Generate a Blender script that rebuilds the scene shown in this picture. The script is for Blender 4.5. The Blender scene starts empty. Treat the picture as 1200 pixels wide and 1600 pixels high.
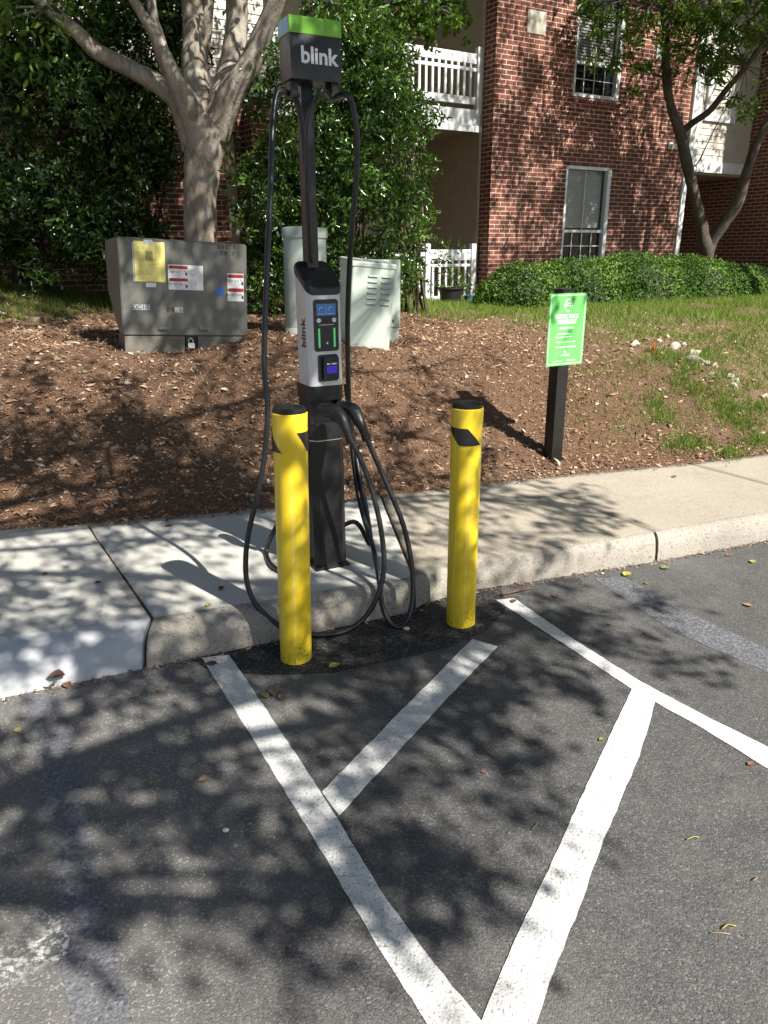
import bpy, bmesh, math, random
import numpy as np
from mathutils import Vector, Matrix
R = math.radians
random.seed(7)
rng = np.random.default_rng(11)
S = bpy.context.scene
COL = S.collection
# ------------------------------------------------------------------ camera
CAMH = 1.55; PITCH = R(19.3); ROLL = R(-0.35); F = 1155.0
cd = bpy.data.cameras.new('camera'); cam = bpy.data.objects.new('camera', cd); COL.objects.link(cam)
S.camera = cam
cd.sensor_fit = 'VERTICAL'; cd.sensor_height = 36.0; cd.lens = 36.0 * F / 1600.0
cd.clip_start = 0.05; cd.clip_end = 2000
right = Vector((1, 0, 0)); upv = Vector((0, math.sin(PITCH), math.cos(PITCH))); fwd = Vector((0, math.cos(PITCH), -math.sin(PITCH)))
rr = right * math.cos(ROLL) + upv * math.sin(ROLL); uu = upv * math.cos(ROLL) - right * math.sin(ROLL)
O = Vector((0, 0, CAMH))
M = Matrix((rr, uu, -fwd)).transposed().to_4x4(); M.translation = O
cam.matrix_world = M
S.render.resolution_x = 768; S.render.resolution_y = 1024
# ------------------------------------------------------------------ light
SUN_AZ = math.atan2(0.73, -0.68)      # compass angle, from +Y towards +X
SUN_EL = R(44)
w = bpy.data.worlds.new("World"); S.world = w; w.use_nodes = True
nt = w.node_tree; nt.nodes.clear()
sky = nt.nodes.new('ShaderNodeTexSky'); sky.sky_type = 'NISHITA'; sky.sun_disc = False
sky.sun_elevation = SUN_EL; sky.sun_rotation = SUN_AZ
bg = nt.nodes.new('ShaderNodeBackground'); bg.inputs[1].default_value = 0.050
ow = nt.nodes.new('ShaderNodeOutputWorld')
nt.links.new(sky.outputs[0], bg.inputs[0]); nt.links.new(bg.outputs[0], ow.inputs[0])
sd = bpy.data.lights.new('sun', 'SUN'); sd.energy = 4.9; sd.angle = R(0.53); sd.color = (1.0, 0.945, 0.86)
sun = bpy.data.objects.new('sun', sd); COL.objects.link(sun)
SUNV = Vector((math.sin(SUN_AZ) * math.cos(SUN_EL), math.cos(SUN_AZ) * math.cos(SUN_EL), math.sin(SUN_EL)))
sun.rotation_euler = SUNV.to_track_quat('Z', 'Y').to_euler(); sun.location = SUNV * 30
S.view_settings.view_transform = 'Standard'; S.view_settings.look = 'None'
S.view_settings.exposure = 1.20; S.view_settings.gamma = 1.0; S.view_settings.use_curve_mapping = False
S.render.engine = 'CYCLES'
S.cycles.max_bounces = 6; S.cycles.diffuse_bounces = 3; S.cycles.glossy_bounces = 3; S.cycles.transparent_max_bounces = 6
# ------------------------------------------------------------------ surveying helpers
def ray(x, y):
    x = float(x); y = float(y)
    return (x - 600) / F * rr - (y - 800) / F * uu + fwd
def onz(x, y, z=0.0): d = ray(x, y); return O + d * ((float(z) - CAMH) / d.z)
def onY(x, y, Y): d = ray(x, y); return O + d * (float(Y) / d.y)
# ------------------------------------------------------------------ materials
def lin(c):
    return tuple((v / 12.92 if v <= 0.04045 else ((v + 0.055) / 1.055) ** 2.4) for v in c)
class NM:
    def __init__(s, name):
        s.m = bpy.data.materials.new(name); s.m.use_nodes = True; s.t = s.m.node_tree; s.n = s.t.nodes
        s.b = s.n['Principled BSDF']; s.out = s.n['Material Output']
    def node(s, t, **k):
        n = s.n.new(t)
        for a, v in k.items(): setattr(n, a, v)
        return n
    def link(s, a, b): s.t.links.new(a, b)
    def coord(s, kind='Object'):
        return s.node('ShaderNodeTexCoord').outputs[kind]
    def noise(s, vec, scale, detail=4, rough=0.55, dist=0.0):
        n = s.node('ShaderNodeTexNoise'); n.inputs['Scale'].default_value = scale; n.inputs['Detail'].default_value = detail
        n.inputs['Roughness'].default_value = rough; n.inputs['Distortion'].default_value = dist
        s.link(vec, n.inputs['Vector']); return n.outputs[0]
    def voro(s, vec, scale, out=0, feature='F1'):
        n = s.node('ShaderNodeTexVoronoi'); n.feature = feature; n.inputs['Scale'].default_value = scale; s.link(vec, n.inputs['Vector']); return n.outputs[out]
    def ramp(s, fac, stops):
        n = s.node('ShaderNodeValToRGB'); el = n.color_ramp.elements
        while len(el) < len(stops): el.new(0.5)
        for e, (p, c) in zip(el, stops):
            e.position = p; e.color = (*c, 1) if len(c) == 3 else c
        s.link(fac, n.inputs[0]); return n.outputs[0]
    def g(s, fac, a, b):       # grey ramp 0..1 between a and b
        return s.ramp(fac, [(a, (0, 0, 0)), (b, (1, 1, 1))])
    def mix(s, fac, a, b, mode='MIX'):
        n = s.node('ShaderNodeMix'); n.data_type = 'RGBA'; n.blend_type = mode
        for q, v in ((0, fac), (6, a), (7, b)):
            inp = n.inputs[q]
            if isinstance(v, bpy.types.NodeSocket): s.link(v, inp)
            elif isinstance(v, (int, float)): inp.default_value = v if q == 0 else (v, v, v, 1)
            else: inp.default_value = (*v, 1)
        return n.outputs[2]
    def math(s, op, a, b=0.0):
        n = s.node('ShaderNodeMath'); n.operation = op
        for inp, v in ((n.inputs[0], a), (n.inputs[1], b)):
            if isinstance(v, bpy.types.NodeSocket): s.link(v, inp)
            else: inp.default_value = v
        return n.outputs[0]
    def map(s, vec, sc=(1, 1, 1), loc=(0, 0, 0), rot=(0, 0, 0)):
        n = s.node('ShaderNodeMapping'); n.inputs['Scale'].default_value = sc; n.inputs['Location'].default_value = loc
        n.inputs['Rotation'].default_value = rot; s.link(vec, n.inputs[0]); return n.outputs[0]
    def bump(s, h, strength=0.5, dist=0.01, prev=None):
        n = s.node('ShaderNodeBump'); n.inputs['Strength'].default_value = strength; n.inputs['Distance'].default_value = dist
        s.link(h, n.inputs['Height'])
        if prev is not None: s.link(prev, n.inputs['Normal'])
        return n.outputs[0]
    def set(s, col=None, rough=None, metal=None, normal=None, spec=None):
        for k, v in (('Base Color', col), ('Roughness', rough), ('Metallic', metal), ('Normal', normal), ('Specular IOR Level', spec)):
            if v is None: continue
            i = s.b.inputs[k]
            if isinstance(v, bpy.types.NodeSocket): s.link(v, i)
            elif isinstance(v, (int, float)): i.default_value = v
            else: i.default_value = (*v, 1)
        return s.m
def painted(name, col, rough=0.4, metal=0.0, var=0.12, dirt=None, scale=6, spec=None, bump=0.15):
    m = NM(name); c = m.coord()
    n = m.noise(c, scale, 6, 0.65); n2 = m.noise(c, scale * 9, 3)
    dk = tuple(v * (1 - var * 2) for v in col); lt = tuple(min(1, v * (1 + var)) for v in col)
    cc = m.ramp(n, [(0.3, dk), (0.7, lt)])
    if dirt:
        cc = m.mix(m.g(m.noise(m.map(c, (1, 1, 0.35)), scale * 2.3, 8, 0.7), 0.56, 0.72), cc, dirt)
    r = m.ramp(n2, [(0.3, (rough * 0.8,) * 3), (0.7, (min(1, rough * 1.25),) * 3)])
    return m.set(cc, r, metal, m.bump(n2, bump, 0.002), spec)

def asphalt_mat(name, base, dark):
    m = NM(name); c = m.coord()
    big = m.noise(c, 0.9, 5, 0.6); mid = m.noise(c, 7, 5, 0.65); fine = m.noise(c, 220, 3, 0.7)
    vo = m.voro(c, 210); vc = m.voro(c, 210, 1); 
    sep = m.node('ShaderNodeSeparateColor'); m.link(vc, sep.inputs[0])
    col = m.ramp(big, [(0.3, dark), (0.72, base)])
    col = m.mix(m.g(mid, 0.35, 0.75), col, tuple(v * 1.25 for v in base))
    stone = m.ramp(sep.outputs[0], [(0.0, (0.012, 0.012, 0.014)), (0.45, (0.050, 0.050, 0.051)), (0.8, (0.10, 0.098, 0.095)), (0.97, (0.17, 0.165, 0.155)), (1.0, (0.28, 0.27, 0.25))])
    col = m.mix(0.47, col, stone)
    pits = m.math('LESS_THAN', m.noise(c, 150, 2, 0.5), 0.36)
    col = m.mix(m.math('MULTIPLY', pits, 0.7), col, (0.012, 0.012, 0.014))
    # worn white paint flecks, older surface on the left side of the lot
    sx = m.node('ShaderNodeSeparateXYZ'); m.link(c, sx.inputs[0])
    old = m.g(m.math('ADD', m.math('MULTIPLY', sx.outputs[0], -0.9), m.math('MULTIPLY', m.noise(c, 1.7, 3), 1.0)), 0.55, 1.05)
    fl = m.math('MULTIPLY', m.g(m.noise(c, 75, 4, 0.75), 0.62, 0.66), m.g(m.noise(c, 3.3, 3, 0.6), 0.5, 0.66))
    fl = m.math('MULTIPLY', fl, old)
    col = m.mix(m.math('MULTIPLY', old, 0.5), col, m.mix(mid, (0.12, 0.116, 0.11), (0.205, 0.197, 0.183)))
    col = m.mix(m.math('MULTIPLY', old, m.math('MULTIPLY', m.g(sep.outputs[1], 0.86, 0.95), 0.55)), col, (0.34, 0.33, 0.31))
    col = m.mix(fl, col, (0.55, 0.55, 0.53))
    oil = m.g(m.noise(c, 2.3, 5, 0.7), 0.60, 0.72); col = m.mix(m.math('MULTIPLY', oil, 0.35), col, (0.03, 0.03, 0.031))
    dust = m.g(m.noise(m.map(c, (1, 1, 1), (7, 3, 0)), 1.6, 6, 0.7), 0.52, 0.72); col = m.mix(m.math('MULTIPLY', dust, 0.30), col, (0.20, 0.19, 0.175))
    h = m.math('ADD', m.math('MULTIPLY', vo, -1.0), m.math('MULTIPLY', fine, 0.5))
    nb = m.bump(h, 0.6, 0.003); nb = m.bump(m.noise(c, 26, 4, 0.6), 0.25, 0.01, nb)
    return m.set(col, m.ramp(mid, [(0.3, (0.72,) * 3), (0.7, (0.9,) * 3)]), 0, nb, 0.35)

def concrete_mat(name, base, var, pit=0.3, speck=0.5, stain=(0.09, 0.08, 0.065), stainamt=0.35, bumpd=0.004):
    m = NM(name); c = m.coord()
    n1 = m.noise(c, 2.2, 6, 0.62); n2 = m.noise(c, 34, 5, 0.7); n3 = m.noise(c, 190, 2)
    col = m.ramp(n1, [(0.28, tuple(v * (1 - var) for v in base)), (0.72, tuple(v * (1 + var * 0.6) for v in base))])
    col = m.mix(m.math('MULTIPLY', m.g(n2, 0.35, 0.75), 0.30), col, tuple(v * 0.62 for v in base))
    vc = m.voro(c, 160, 1); sep = m.node('ShaderNodeSeparateColor'); m.link(vc, sep.inputs[0])
    col = m.mix(m.math('MULTIPLY', m.g(sep.outputs[0], 0.8, 0.97), speck), col, tuple(v * 0.45 for v in base))
    col = m.mix(m.math('MULTIPLY', m.g(sep.outputs[1], 0.86, 0.97), speck), col, tuple(min(0.8, v * 1.35) for v in base))
    col = m.mix(m.math('MULTIPLY', m.g(m.noise(c, 5.5, 8, 0.72), 0.52, 0.74), stainamt), col, stain)
    pits = m.math('LESS_THAN', m.noise(c, 70, 2), 0.5 - 0.16 + pit * 0.06)
    col = m.mix(m.math('MULTIPLY', pits, pit), col, tuple(v * 0.3 for v in base))
    nb = m.bump(m.math('ADD', n2, m.math('MULTIPLY', n3, 0.5)), 0.5, bumpd)
    return m.set(col, 0.85, 0, nb, 0.3)

def brick_mat(name, axis):
    m = NM(name); c = m.coord()
    sx = m.node('ShaderNodeSeparateXYZ'); m.link(c, sx.inputs[0])
    cb = m.node('ShaderNodeCombineXYZ'); m.link(sx.outputs[axis], cb.inputs[0]); m.link(sx.outputs[2], cb.inputs[1])
    b = m.node('ShaderNodeTexBrick'); m.link(cb.outputs[0], b.inputs['Vector'])
    b.inputs['Scale'].default_value = 1.0; b.inputs['Brick Width'].default_value = 0.213; b.inputs['Row Height'].default_value = 0.0677
    b.inputs['Mortar Size'].default_value = 0.0065; b.inputs['Mortar Smooth'].default_value = 0.15; b.inputs['Bias'].default_value = -0.15
    b.inputs['Color1'].default_value = (0.185, 0.062, 0.043, 1); b.inputs['Color2'].default_value = (0.072, 0.028, 0.022, 1)
    b.inputs['Mortar'].default_value = (0.56, 0.46, 0.37, 1); b.offset = 0.5
    n = m.noise(c, 60, 5, 0.7); n1 = m.noise(c, 1.1, 4)
    col = m.mix(m.math('MULTIPLY', m.g(n, 0.4, 0.8), 0.35), b.outputs[0], (0.33, 0.13, 0.09))
    col = m.mix(m.math('MULTIPLY', m.g(n1, 0.35, 0.75), 0.22), col, (0.12, 0.06, 0.05))
    h = m.math('ADD', m.math('MULTIPLY', b.outputs[1], -1.0), m.math('MULTIPLY', n, 0.25))
    return m.set(col, 0.9, 0, m.bump(h, 0.8, 0.008), 0.25)

def leaf_mat(name, c1, c2, c3, rough=0.4, trans=0.35, spec=0.5):
    m = NM(name)
    at = m.node('ShaderNodeAttribute'); at.attribute_name = 'var'
    col = m.ramp(at.outputs[2], [(0.0, c1), (0.55, c2), (1.0, c3)])
    m.set(col, rough, 0, None, spec)
    tr = m.node('ShaderNodeBsdfTranslucent'); m.link(m.mix(0.5, col, (0.16, 0.26, 0.02)), tr.inputs[0])
    mx = m.node('ShaderNodeMixShader'); mx.inputs[0].default_value = trans
    m.link(m.b.outputs[0], mx.inputs[1]); m.link(tr.outputs[0], mx.inputs[2]); m.link(mx.outputs[0], m.out.inputs[0])
    return m.m
def var_mat(name, stops, rough=0.85, spec=0.2):
    m = NM(name); at = m.node('ShaderNodeAttribute'); at.attribute_name = 'var'
    return m.set(m.ramp(at.outputs[2], stops), rough, 0, None, spec)
def bark_mat(name, a, b, c3):
    m = NM(name); c = m.coord()
    v = m.map(c, (1, 1, 0.28))
    n = m.noise(v, 9, 8, 0.7, 0.6); n2 = m.noise(v, 38, 6, 0.7); n3 = m.noise(m.map(c, (1, 1, 0.5)), 4.0, 3, 0.5)
    col = m.ramp(n, [(0.3, a), (0.5, b), (0.7, c3)])
    col = m.mix(m.g(n3, 0.5, 0.56), col, m.mix(n2, tuple(x * 0.75 for x in b), c3))
    col = m.mix(m.g(n2, 0.6, 0.75), col, tuple(x * 0.5 for x in a))
    nb = m.bump(m.math('ADD', n, m.math('MULTIPLY', n2, 0.6)), 0.8, 0.03)
    return m.set(col, 0.85, 0, nb, 0.2)
def glass_mat(name, tint=(0.02, 0.025, 0.028)):
    m = NM(name); c = m.coord()
    m.set(tint, 0.04, 0, m.bump(m.noise(c, 1.8, 2), 0.25, 0.02), 0.9)
    tb = m.node('ShaderNodeBsdfTransparent'); mx = m.node('ShaderNodeMixShader'); mx.inputs[0].default_value = 0.78
    m.link(m.b.outputs[0], mx.inputs[1]); m.link(tb.outputs[0], mx.inputs[2]); m.link(mx.outputs[0], m.out.inputs[0])
    return m.m
def emis(name, col, st, base=(0.01, 0.01, 0.012)):
    m = NM(name); m.set(base, 0.25)
    m.b.inputs['Emission Color'].default_value = (*col, 1); m.b.inputs['Emission Strength'].default_value = st; return m.m

MAT = dict(
 asphalt=asphalt_mat('asphalt', (0.096, 0.094, 0.092), (0.064, 0.064, 0.064)),
 fresh=None,
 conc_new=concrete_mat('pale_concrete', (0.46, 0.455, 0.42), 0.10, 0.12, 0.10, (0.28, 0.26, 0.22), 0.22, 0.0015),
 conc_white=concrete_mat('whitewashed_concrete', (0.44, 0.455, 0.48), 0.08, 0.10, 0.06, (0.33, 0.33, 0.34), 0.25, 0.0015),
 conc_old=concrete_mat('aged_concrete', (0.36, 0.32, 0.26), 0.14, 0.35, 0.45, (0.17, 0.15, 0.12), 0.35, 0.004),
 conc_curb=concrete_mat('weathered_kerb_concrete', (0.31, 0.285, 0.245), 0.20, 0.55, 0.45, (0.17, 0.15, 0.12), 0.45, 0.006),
 brick=brick_mat('brick_front', 0), brick_side=brick_mat('brick_return', 1),
 yellow=None,
 black_pl=painted('black_plastic', (0.009, 0.009, 0.010), 0.42, 0, 0.2),
 black_decal=painted('black_decal', (0.012, 0.012, 0.013), 0.35),
 rubber=painted('cable_rubber', (0.009, 0.010, 0.013), 0.36, 0, 0.2, None, 12, 0.6),
 navy=painted('dark_navy_paint', (0.011, 0.014, 0.021), 0.36, 0.0, 0.12, None, 7, 0.5, 0.05),
 silver=painted('silver_paint', (0.58, 0.60, 0.635), 0.36, 0.25, 0.05, None, 8, 0.5, 0.05),
 greenband=painted('green_band', (0.17, 0.47, 0.035), 0.35, 0, 0.06),
 bluepanel=painted('pale_blue_panel', (0.25, 0.42, 0.62), 0.4, 0, 0.06),
 white_txt=painted('white_lettering', (0.82, 0.84, 0.86), 0.5, 0, 0.02),
 black_txt=painted('black_lettering', (0.015, 0.015, 0.016), 0.5, 0, 0.02),
 grey_txt=painted('grey_print', (0.33, 0.34, 0.36), 0.6, 0, 0.1),
 red_txt=painted('red_print', (0.62, 0.045, 0.02), 0.5, 0, 0.08),
 blue_st=painted('blue_sticker', (0.02, 0.12, 0.48), 0.4, 0, 0.1),
 white_st=painted('white_sticker', (0.72, 0.73, 0.74), 0.45, 0, 0.05, (0.5, 0.5, 0.5), 30),
 yellow_paper=painted('yellow_paper', (0.80, 0.72, 0.22), 0.5, 0, 0.10, (0.60, 0.56, 0.30), 22),
 olive_print=painted('olive_print', (0.36, 0.32, 0.12), 0.7),
 tape=painted('clear_tape', (0.42, 0.50, 0.50), 0.2),
 xf=painted('transformer_grey_green', (0.130, 0.130, 0.116), 0.45, 0, 0.12, (0.13, 0.12, 0.10), 4),
 xf_base=painted('transformer_sill', (0.13, 0.12, 0.10), 0.6, 0, 0.15, (0.12, 0.09, 0.06), 9),
 util=painted('pale_green_plastic', (0.37, 0.425, 0.375), 0.45, 0, 0.06, (0.30, 0.33, 0.28), 3),
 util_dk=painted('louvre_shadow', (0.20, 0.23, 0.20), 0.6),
 steel=painted('brushed_steel', (0.62, 0.62, 0.62), 0.28, 0.9, 0.06),
 lock=painted('padlock_metal', (0.75, 0.74, 0.72), 0.3, 0.6, 0.05),
 signgreen=painted('sign_green', (0.13, 0.52, 0.12), 0.4, 0, 0.05),
 signwhite=painted('sign_white', (0.72, 0.90, 0.70), 0.4, 0, 0.02),
 post=painted('black_stained_timber', (0.012, 0.011, 0.010), 0.42, 0, 0.2, None, 10, 0.4, 0.6),
 vinyl=painted('white_vinyl', (0.66, 0.68, 0.69), 0.4, 0, 0.05, (0.5, 0.5, 0.5), 4),
 trimw=painted('white_trim', (0.72, 0.75, 0.76), 0.45, 0, 0.05, (0.4, 0.42, 0.42), 4),
 siding=painted('beige_siding', (0.50, 0.46, 0.40), 0.55, 0, 0.06, (0.36, 0.33, 0.28), 3),
 siding_dk=painted('tan_siding', (0.42, 0.375, 0.27), 0.6, 0, 0.08),
 soffit=painted('porch_soffit', (0.30, 0.26, 0.19), 0.7),
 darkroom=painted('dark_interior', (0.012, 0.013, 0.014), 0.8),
 blind=painted('window_blind', (0.78, 0.79, 0.74), 0.5, 0, 0.08),
 glass=glass_mat('window_glass'),
 vent=painted('vent_plate', (0.42, 0.41, 0.34), 0.5, 0, 0.06, (0.3, 0.29, 0.24), 9),
 orange=painted('orange_flag_plastic', (0.85, 0.13, 0.03), 0.5, 0, 0.05),
 wire=painted('grey_wire', (0.2, 0.2, 0.2), 0.4, 0.6),
 pot=painted('black_nursery_pot', (0.015, 0.015, 0.016), 0.45),
 bluepot=painted('teal_glazed_pot', (0.03, 0.12, 0.16), 0.3),
 bark1=bark_mat('pale_peeling_bark', (0.13, 0.10, 0.075), (0.29, 0.25, 0.20), (0.50, 0.455, 0.39)),
 bark2=bark_mat('dark_smooth_bark', (0.045, 0.036, 0.028), (0.085, 0.070, 0.055), (0.15, 0.13, 0.105)),
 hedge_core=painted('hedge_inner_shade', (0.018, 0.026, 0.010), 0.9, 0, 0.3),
 stem=bark_mat('shrub_stem_bark', (0.05, 0.035, 0.02), (0.09, 0.07, 0.05), (0.14, 0.11, 0.08)),
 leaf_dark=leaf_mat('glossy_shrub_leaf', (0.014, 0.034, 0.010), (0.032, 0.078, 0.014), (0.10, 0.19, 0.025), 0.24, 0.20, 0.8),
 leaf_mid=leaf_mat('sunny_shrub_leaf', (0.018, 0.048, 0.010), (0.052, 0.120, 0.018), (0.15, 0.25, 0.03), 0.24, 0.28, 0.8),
 leaf_tree=leaf_mat('tree_leaf', (0.045, 0.10, 0.015), (0.085, 0.17, 0.02), (0.18, 0.27, 0.035), 0.45, 0.45, 0.35),
 leaf_hedge=leaf_mat('hedge_leaf', (0.030, 0.075, 0.014), (0.072, 0.155, 0.024), (0.17, 0.27, 0.045), 0.5, 0.3, 0.3),
 grass=leaf_mat('grass_blade', (0.075, 0.135, 0.018), (0.165, 0.255, 0.038), (0.34, 0.37, 0.12), 0.6, 0.35, 0.25),
 chips=var_mat('mulch_chip', [(0.0, (0.052, 0.027, 0.016)), (0.25, (0.14, 0.076, 0.046)), (0.5, (0.27, 0.165, 0.105)), (0.75, (0.39, 0.27, 0.18)), (1.0, (0.58, 0.47, 0.35))]),
 rock=concrete_mat('field_stone', (0.47, 0.42, 0.35), 0.2, 0.3, 0.3, (0.26, 0.2, 0.14), 0.45, 0.01),
 rock_dk=concrete_mat('soil_stained_stone', (0.24, 0.18, 0.13), 0.25, 0.3, 0.3, (0.12, 0.08, 0.05), 0.5, 0.01),
)
def paint_line_mat():
    m = NM('road_paint'); c = m.coord()
    n = m.noise(c, 120, 4, 0.75); n2 = m.noise(c, 4, 5, 0.6)
    col = m.ramp(n2, [(0.3, (0.50, 0.50, 0.485)), (0.7, (0.64, 0.64, 0.62))])
    hole = m.g(n, 0.55, 0.63)
    col = m.mix(m.math('MULTIPLY', hole, 0.8), col, (0.13, 0.13, 0.13))
    vo = m.voro(c, 135)
    return m.set(col, 0.75, 0, m.bump(m.math('ADD', m.math('MULTIPLY', vo, -1.0), n), 0.5, 0.004), 0.3)
MAT['line'] = paint_line_mat()
def yellow_mat():
    m = NM('yellow_plastic'); c = m.coord()
    col = m.ramp(m.noise(c, 5, 4), [(0.3, (0.74, 0.52, 0.018)), (0.7, (0.82, 0.60, 0.03))])
    str_ = m.noise(m.map(c, (60, 60, 1.6)), 1.0, 5, 0.7)
    col = m.mix(m.math('MULTIPLY', m.g(str_, 0.55, 0.68), 0.6), col, (0.80, 0.68, 0.26))
    sx = m.node('ShaderNodeSeparateXYZ'); m.link(c, sx.inputs[0])
    lowm = m.ramp(sx.outputs[2], [(0.0, (1, 1, 1)), (0.14, (0, 0, 0))])
    grime = m.math('MULTIPLY', m.g(m.noise(c, 75, 5, 0.7), 0.56, 0.62), lowm)
    grime = m.math('ADD', grime, m.math('MULTIPLY', m.g(m.noise(c, 42, 6, 0.8), 0.72, 0.76), 0.6))
    col = m.mix(grime, col, (0.10, 0.07, 0.03))
    return m.set(col, m.ramp(str_, [(0.4, (0.28,) * 3), (0.7, (0.5,) * 3)]), 0, None, 0.5)
MAT['yellow'] = yellow_mat()
def faded_mat():
    m = NM('faded_grey_paint'); c = m.coord()
    vc = m.voro(c, 135, 1); sep = m.node('ShaderNodeSeparateColor'); m.link(vc, sep.inputs[0])
    col = m.ramp(m.noise(c, 5, 5, 0.6), [(0.3, (0.135, 0.139, 0.155)), (0.7, (0.18, 0.185, 0.205))])
    col = m.mix(m.math('MULTIPLY', m.g(sep.outputs[1], 0.8, 0.95), 0.4), col, (0.34, 0.34, 0.36))
    col = m.mix(m.math('MULTIPLY', m.math('LESS_THAN', m.noise(c, 90, 2, 0.5), 0.38), 0.6), col, (0.03, 0.03, 0.034))
    m.set(col, 0.8, 0, m.bump(m.math('MULTIPLY', m.voro(c, 135), -1.0), 0.55, 0.004), 0.3)
    tb = m.node('ShaderNodeBsdfTransparent'); mx = m.node('ShaderNodeMixShader')
    m.link(m.g(m.noise(c, 60, 5, 0.7), 0.30, 0.62), mx.inputs[0])
    m.link(tb.outputs[0], mx.inputs[1]); m.link(m.b.outputs[0], mx.inputs[2]); m.link(mx.outputs[0], m.out.inputs[0])
    return m.m
MAT['faded'] = faded_mat()
def worn_white(lo=.47, hi=.56):
    m = NM('worn_white_paint'); c = m.coord()
    m.set((0.5, 0.5, 0.48), 0.8, 0, m.bump(m.math('MULTIPLY', m.voro(c, 135), -1.0), 0.55, 0.004), 0.3)
    tb = m.node('ShaderNodeBsdfTransparent'); mx = m.node('ShaderNodeMixShader')
    m.link(m.math('MULTIPLY', m.g(m.noise(c, 45, 6, 0.75), lo, hi), m.g(m.noise(c, 6, 3, 0.5), 0.36, 0.5)), mx.inputs[0])
    m.link(tb.outputs[0], mx.inputs[1]); m.link(m.b.outputs[0], mx.inputs[2]); m.link(mx.outputs[0], m.out.inputs[0])
    return m.m
MAT['worn'] = worn_white(); MAT['worn2'] = worn_white(.60, .66)
def fresh_mat():
    m = NM('fresh_asphalt'); c = m.coord()
    vc = m.voro(c, 120, 1); sep = m.node('ShaderNodeSeparateColor'); m.link(vc, sep.inputs[0])
    col = m.ramp(sep.outputs[0], [(0, (0.012, 0.012, 0.013)), (0.6, (0.038, 0.037, 0.036)), (0.95, (0.08, 0.077, 0.07)), (1, (0.12, 0.11, 0.1))])
    h = m.math('ADD', m.math('MULTIPLY', m.voro(c, 120), -1.0), m.noise(c, 60, 4))
    return m.set(col, 0.8, 0, m.bump(h, 0.9, 0.008), 0.3)
MAT['fresh'] = fresh_mat()
def ground_mat():
    m = NM('bank_soil'); c = m.coord()
    n = m.noise(c, 26, 8, 0.75); n2 = m.noise(c, 110, 5, 0.75); n3 = m.noise(c, 1.4, 4)
    mul = m.ramp(n2, [(0.3, (0.052, 0.027, 0.017)), (0.46, (0.16, 0.092, 0.058)), (0.6, (0.29, 0.185, 0.12)), (0.75, (0.45, 0.33, 0.23))])
    dirt = m.ramp(n, [(0.3, (0.19, 0.125, 0.075)), (0.7, (0.33, 0.235, 0.145))])
    sx = m.node('ShaderNodeSeparateXYZ'); m.link(c, sx.inputs[0])
    k = m.math('ADD', m.math('ADD', m.math('MULTIPLY', sx.outputs[0], 0.5), m.math('MULTIPLY', sx.outputs[1], 0.30)), m.math('MULTIPLY', n3, 0.9))
    fac = m.g(m.math('MULTIPLY', k, 0.2), 0.68, 0.80)
    nb = m.bump(m.math('ADD', n2, m.math('MULTIPLY', n, 0.8)), 1.0, 0.03)
    return m.set(m.mix(fac, mul, dirt), 0.95, 0, nb, 0.1)
MAT['ground'] = ground_mat()

# ------------------------------------------------------------------ object helpers
def props(o, label=None, cat=None, group=None, kind=None):
    if label: o['label'] = label
    if cat: o['category'] = cat
    if group: o['group'] = group
    if kind: o['kind'] = kind
    return o
def empty(name, loc, rz=0.0, tilt=0.0, rx=0.0, **k):
    o = bpy.data.objects.new(name, None); COL.objects.link(o); o.location = loc; o.rotation_euler = (rx, tilt, rz)
    o.empty_display_size = 0.1; bpy.context.view_layer.update() if False else None
    return props(o, **k)
def mat_of(o):
    return Matrix.LocRotScale(o.location, o.rotation_euler, Vector((1, 1, 1)))
def obj(name, bm, m, parent=None, smooth=None, **k):
    me = bpy.data.meshes.new(name); bm.normal_update(); bm.to_mesh(me); bm.free()
    o = bpy.data.objects.new(name, me); COL.objects.link(o)
    ms = m if isinstance(m, (list, tuple)) else [m]
    for x in ms: me.materials.append(MAT[x] if isinstance(x, str) else x)
    if parent: o.parent = parent
    if smooth is not None:
        me.polygons.foreach_set('use_smooth', [True] * len(me.polygons))
        if smooth < 180: me.set_sharp_from_angle(angle=R(smooth))
    return props(o, **k)
def box(bm, x0, x1, y0, y1, z0, z1, mi=0, bev=0.0, mat=None, seg=2):
    vs = [bm.verts.new((x, y, z)) for x in (x0, x1) for y in (y0, y1) for z in (z0, z1)]
    q = [(0, 1, 3, 2), (4, 6, 7, 5), (0, 4, 5, 1), (2, 3, 7, 6), (0, 2, 6, 4), (1, 5, 7, 3)]
    fs = [bm.faces.new([vs[i] for i in f]) for f in q]
    for f in fs: f.material_index = mi
    if bev > 0:
        es = list({e for f in fs for e in f.edges})
        r = bmesh.ops.bevel(bm, geom=es, offset=bev, segments=seg, affect='EDGES', profile=0.7)
        vs = list({v for f in r['faces'] for v in f.verts} | {v for v in vs if v.is_valid})
        for f in r['faces']: f.material_index = mi
    if mat is not None:
        for v in vs:
            if v.is_valid: v.co = mat @ v.co
    return vs
def bxo(name, dims, m, parent=None, bev=0.0, smooth=None, **k):
    bm = bmesh.new()
    for d in (dims if isinstance(dims[0], (tuple, list)) else [dims]): box(bm, *d, bev=bev)
    return obj(name, bm, m, parent, smooth=(40 if bev else smooth), **k)
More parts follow.
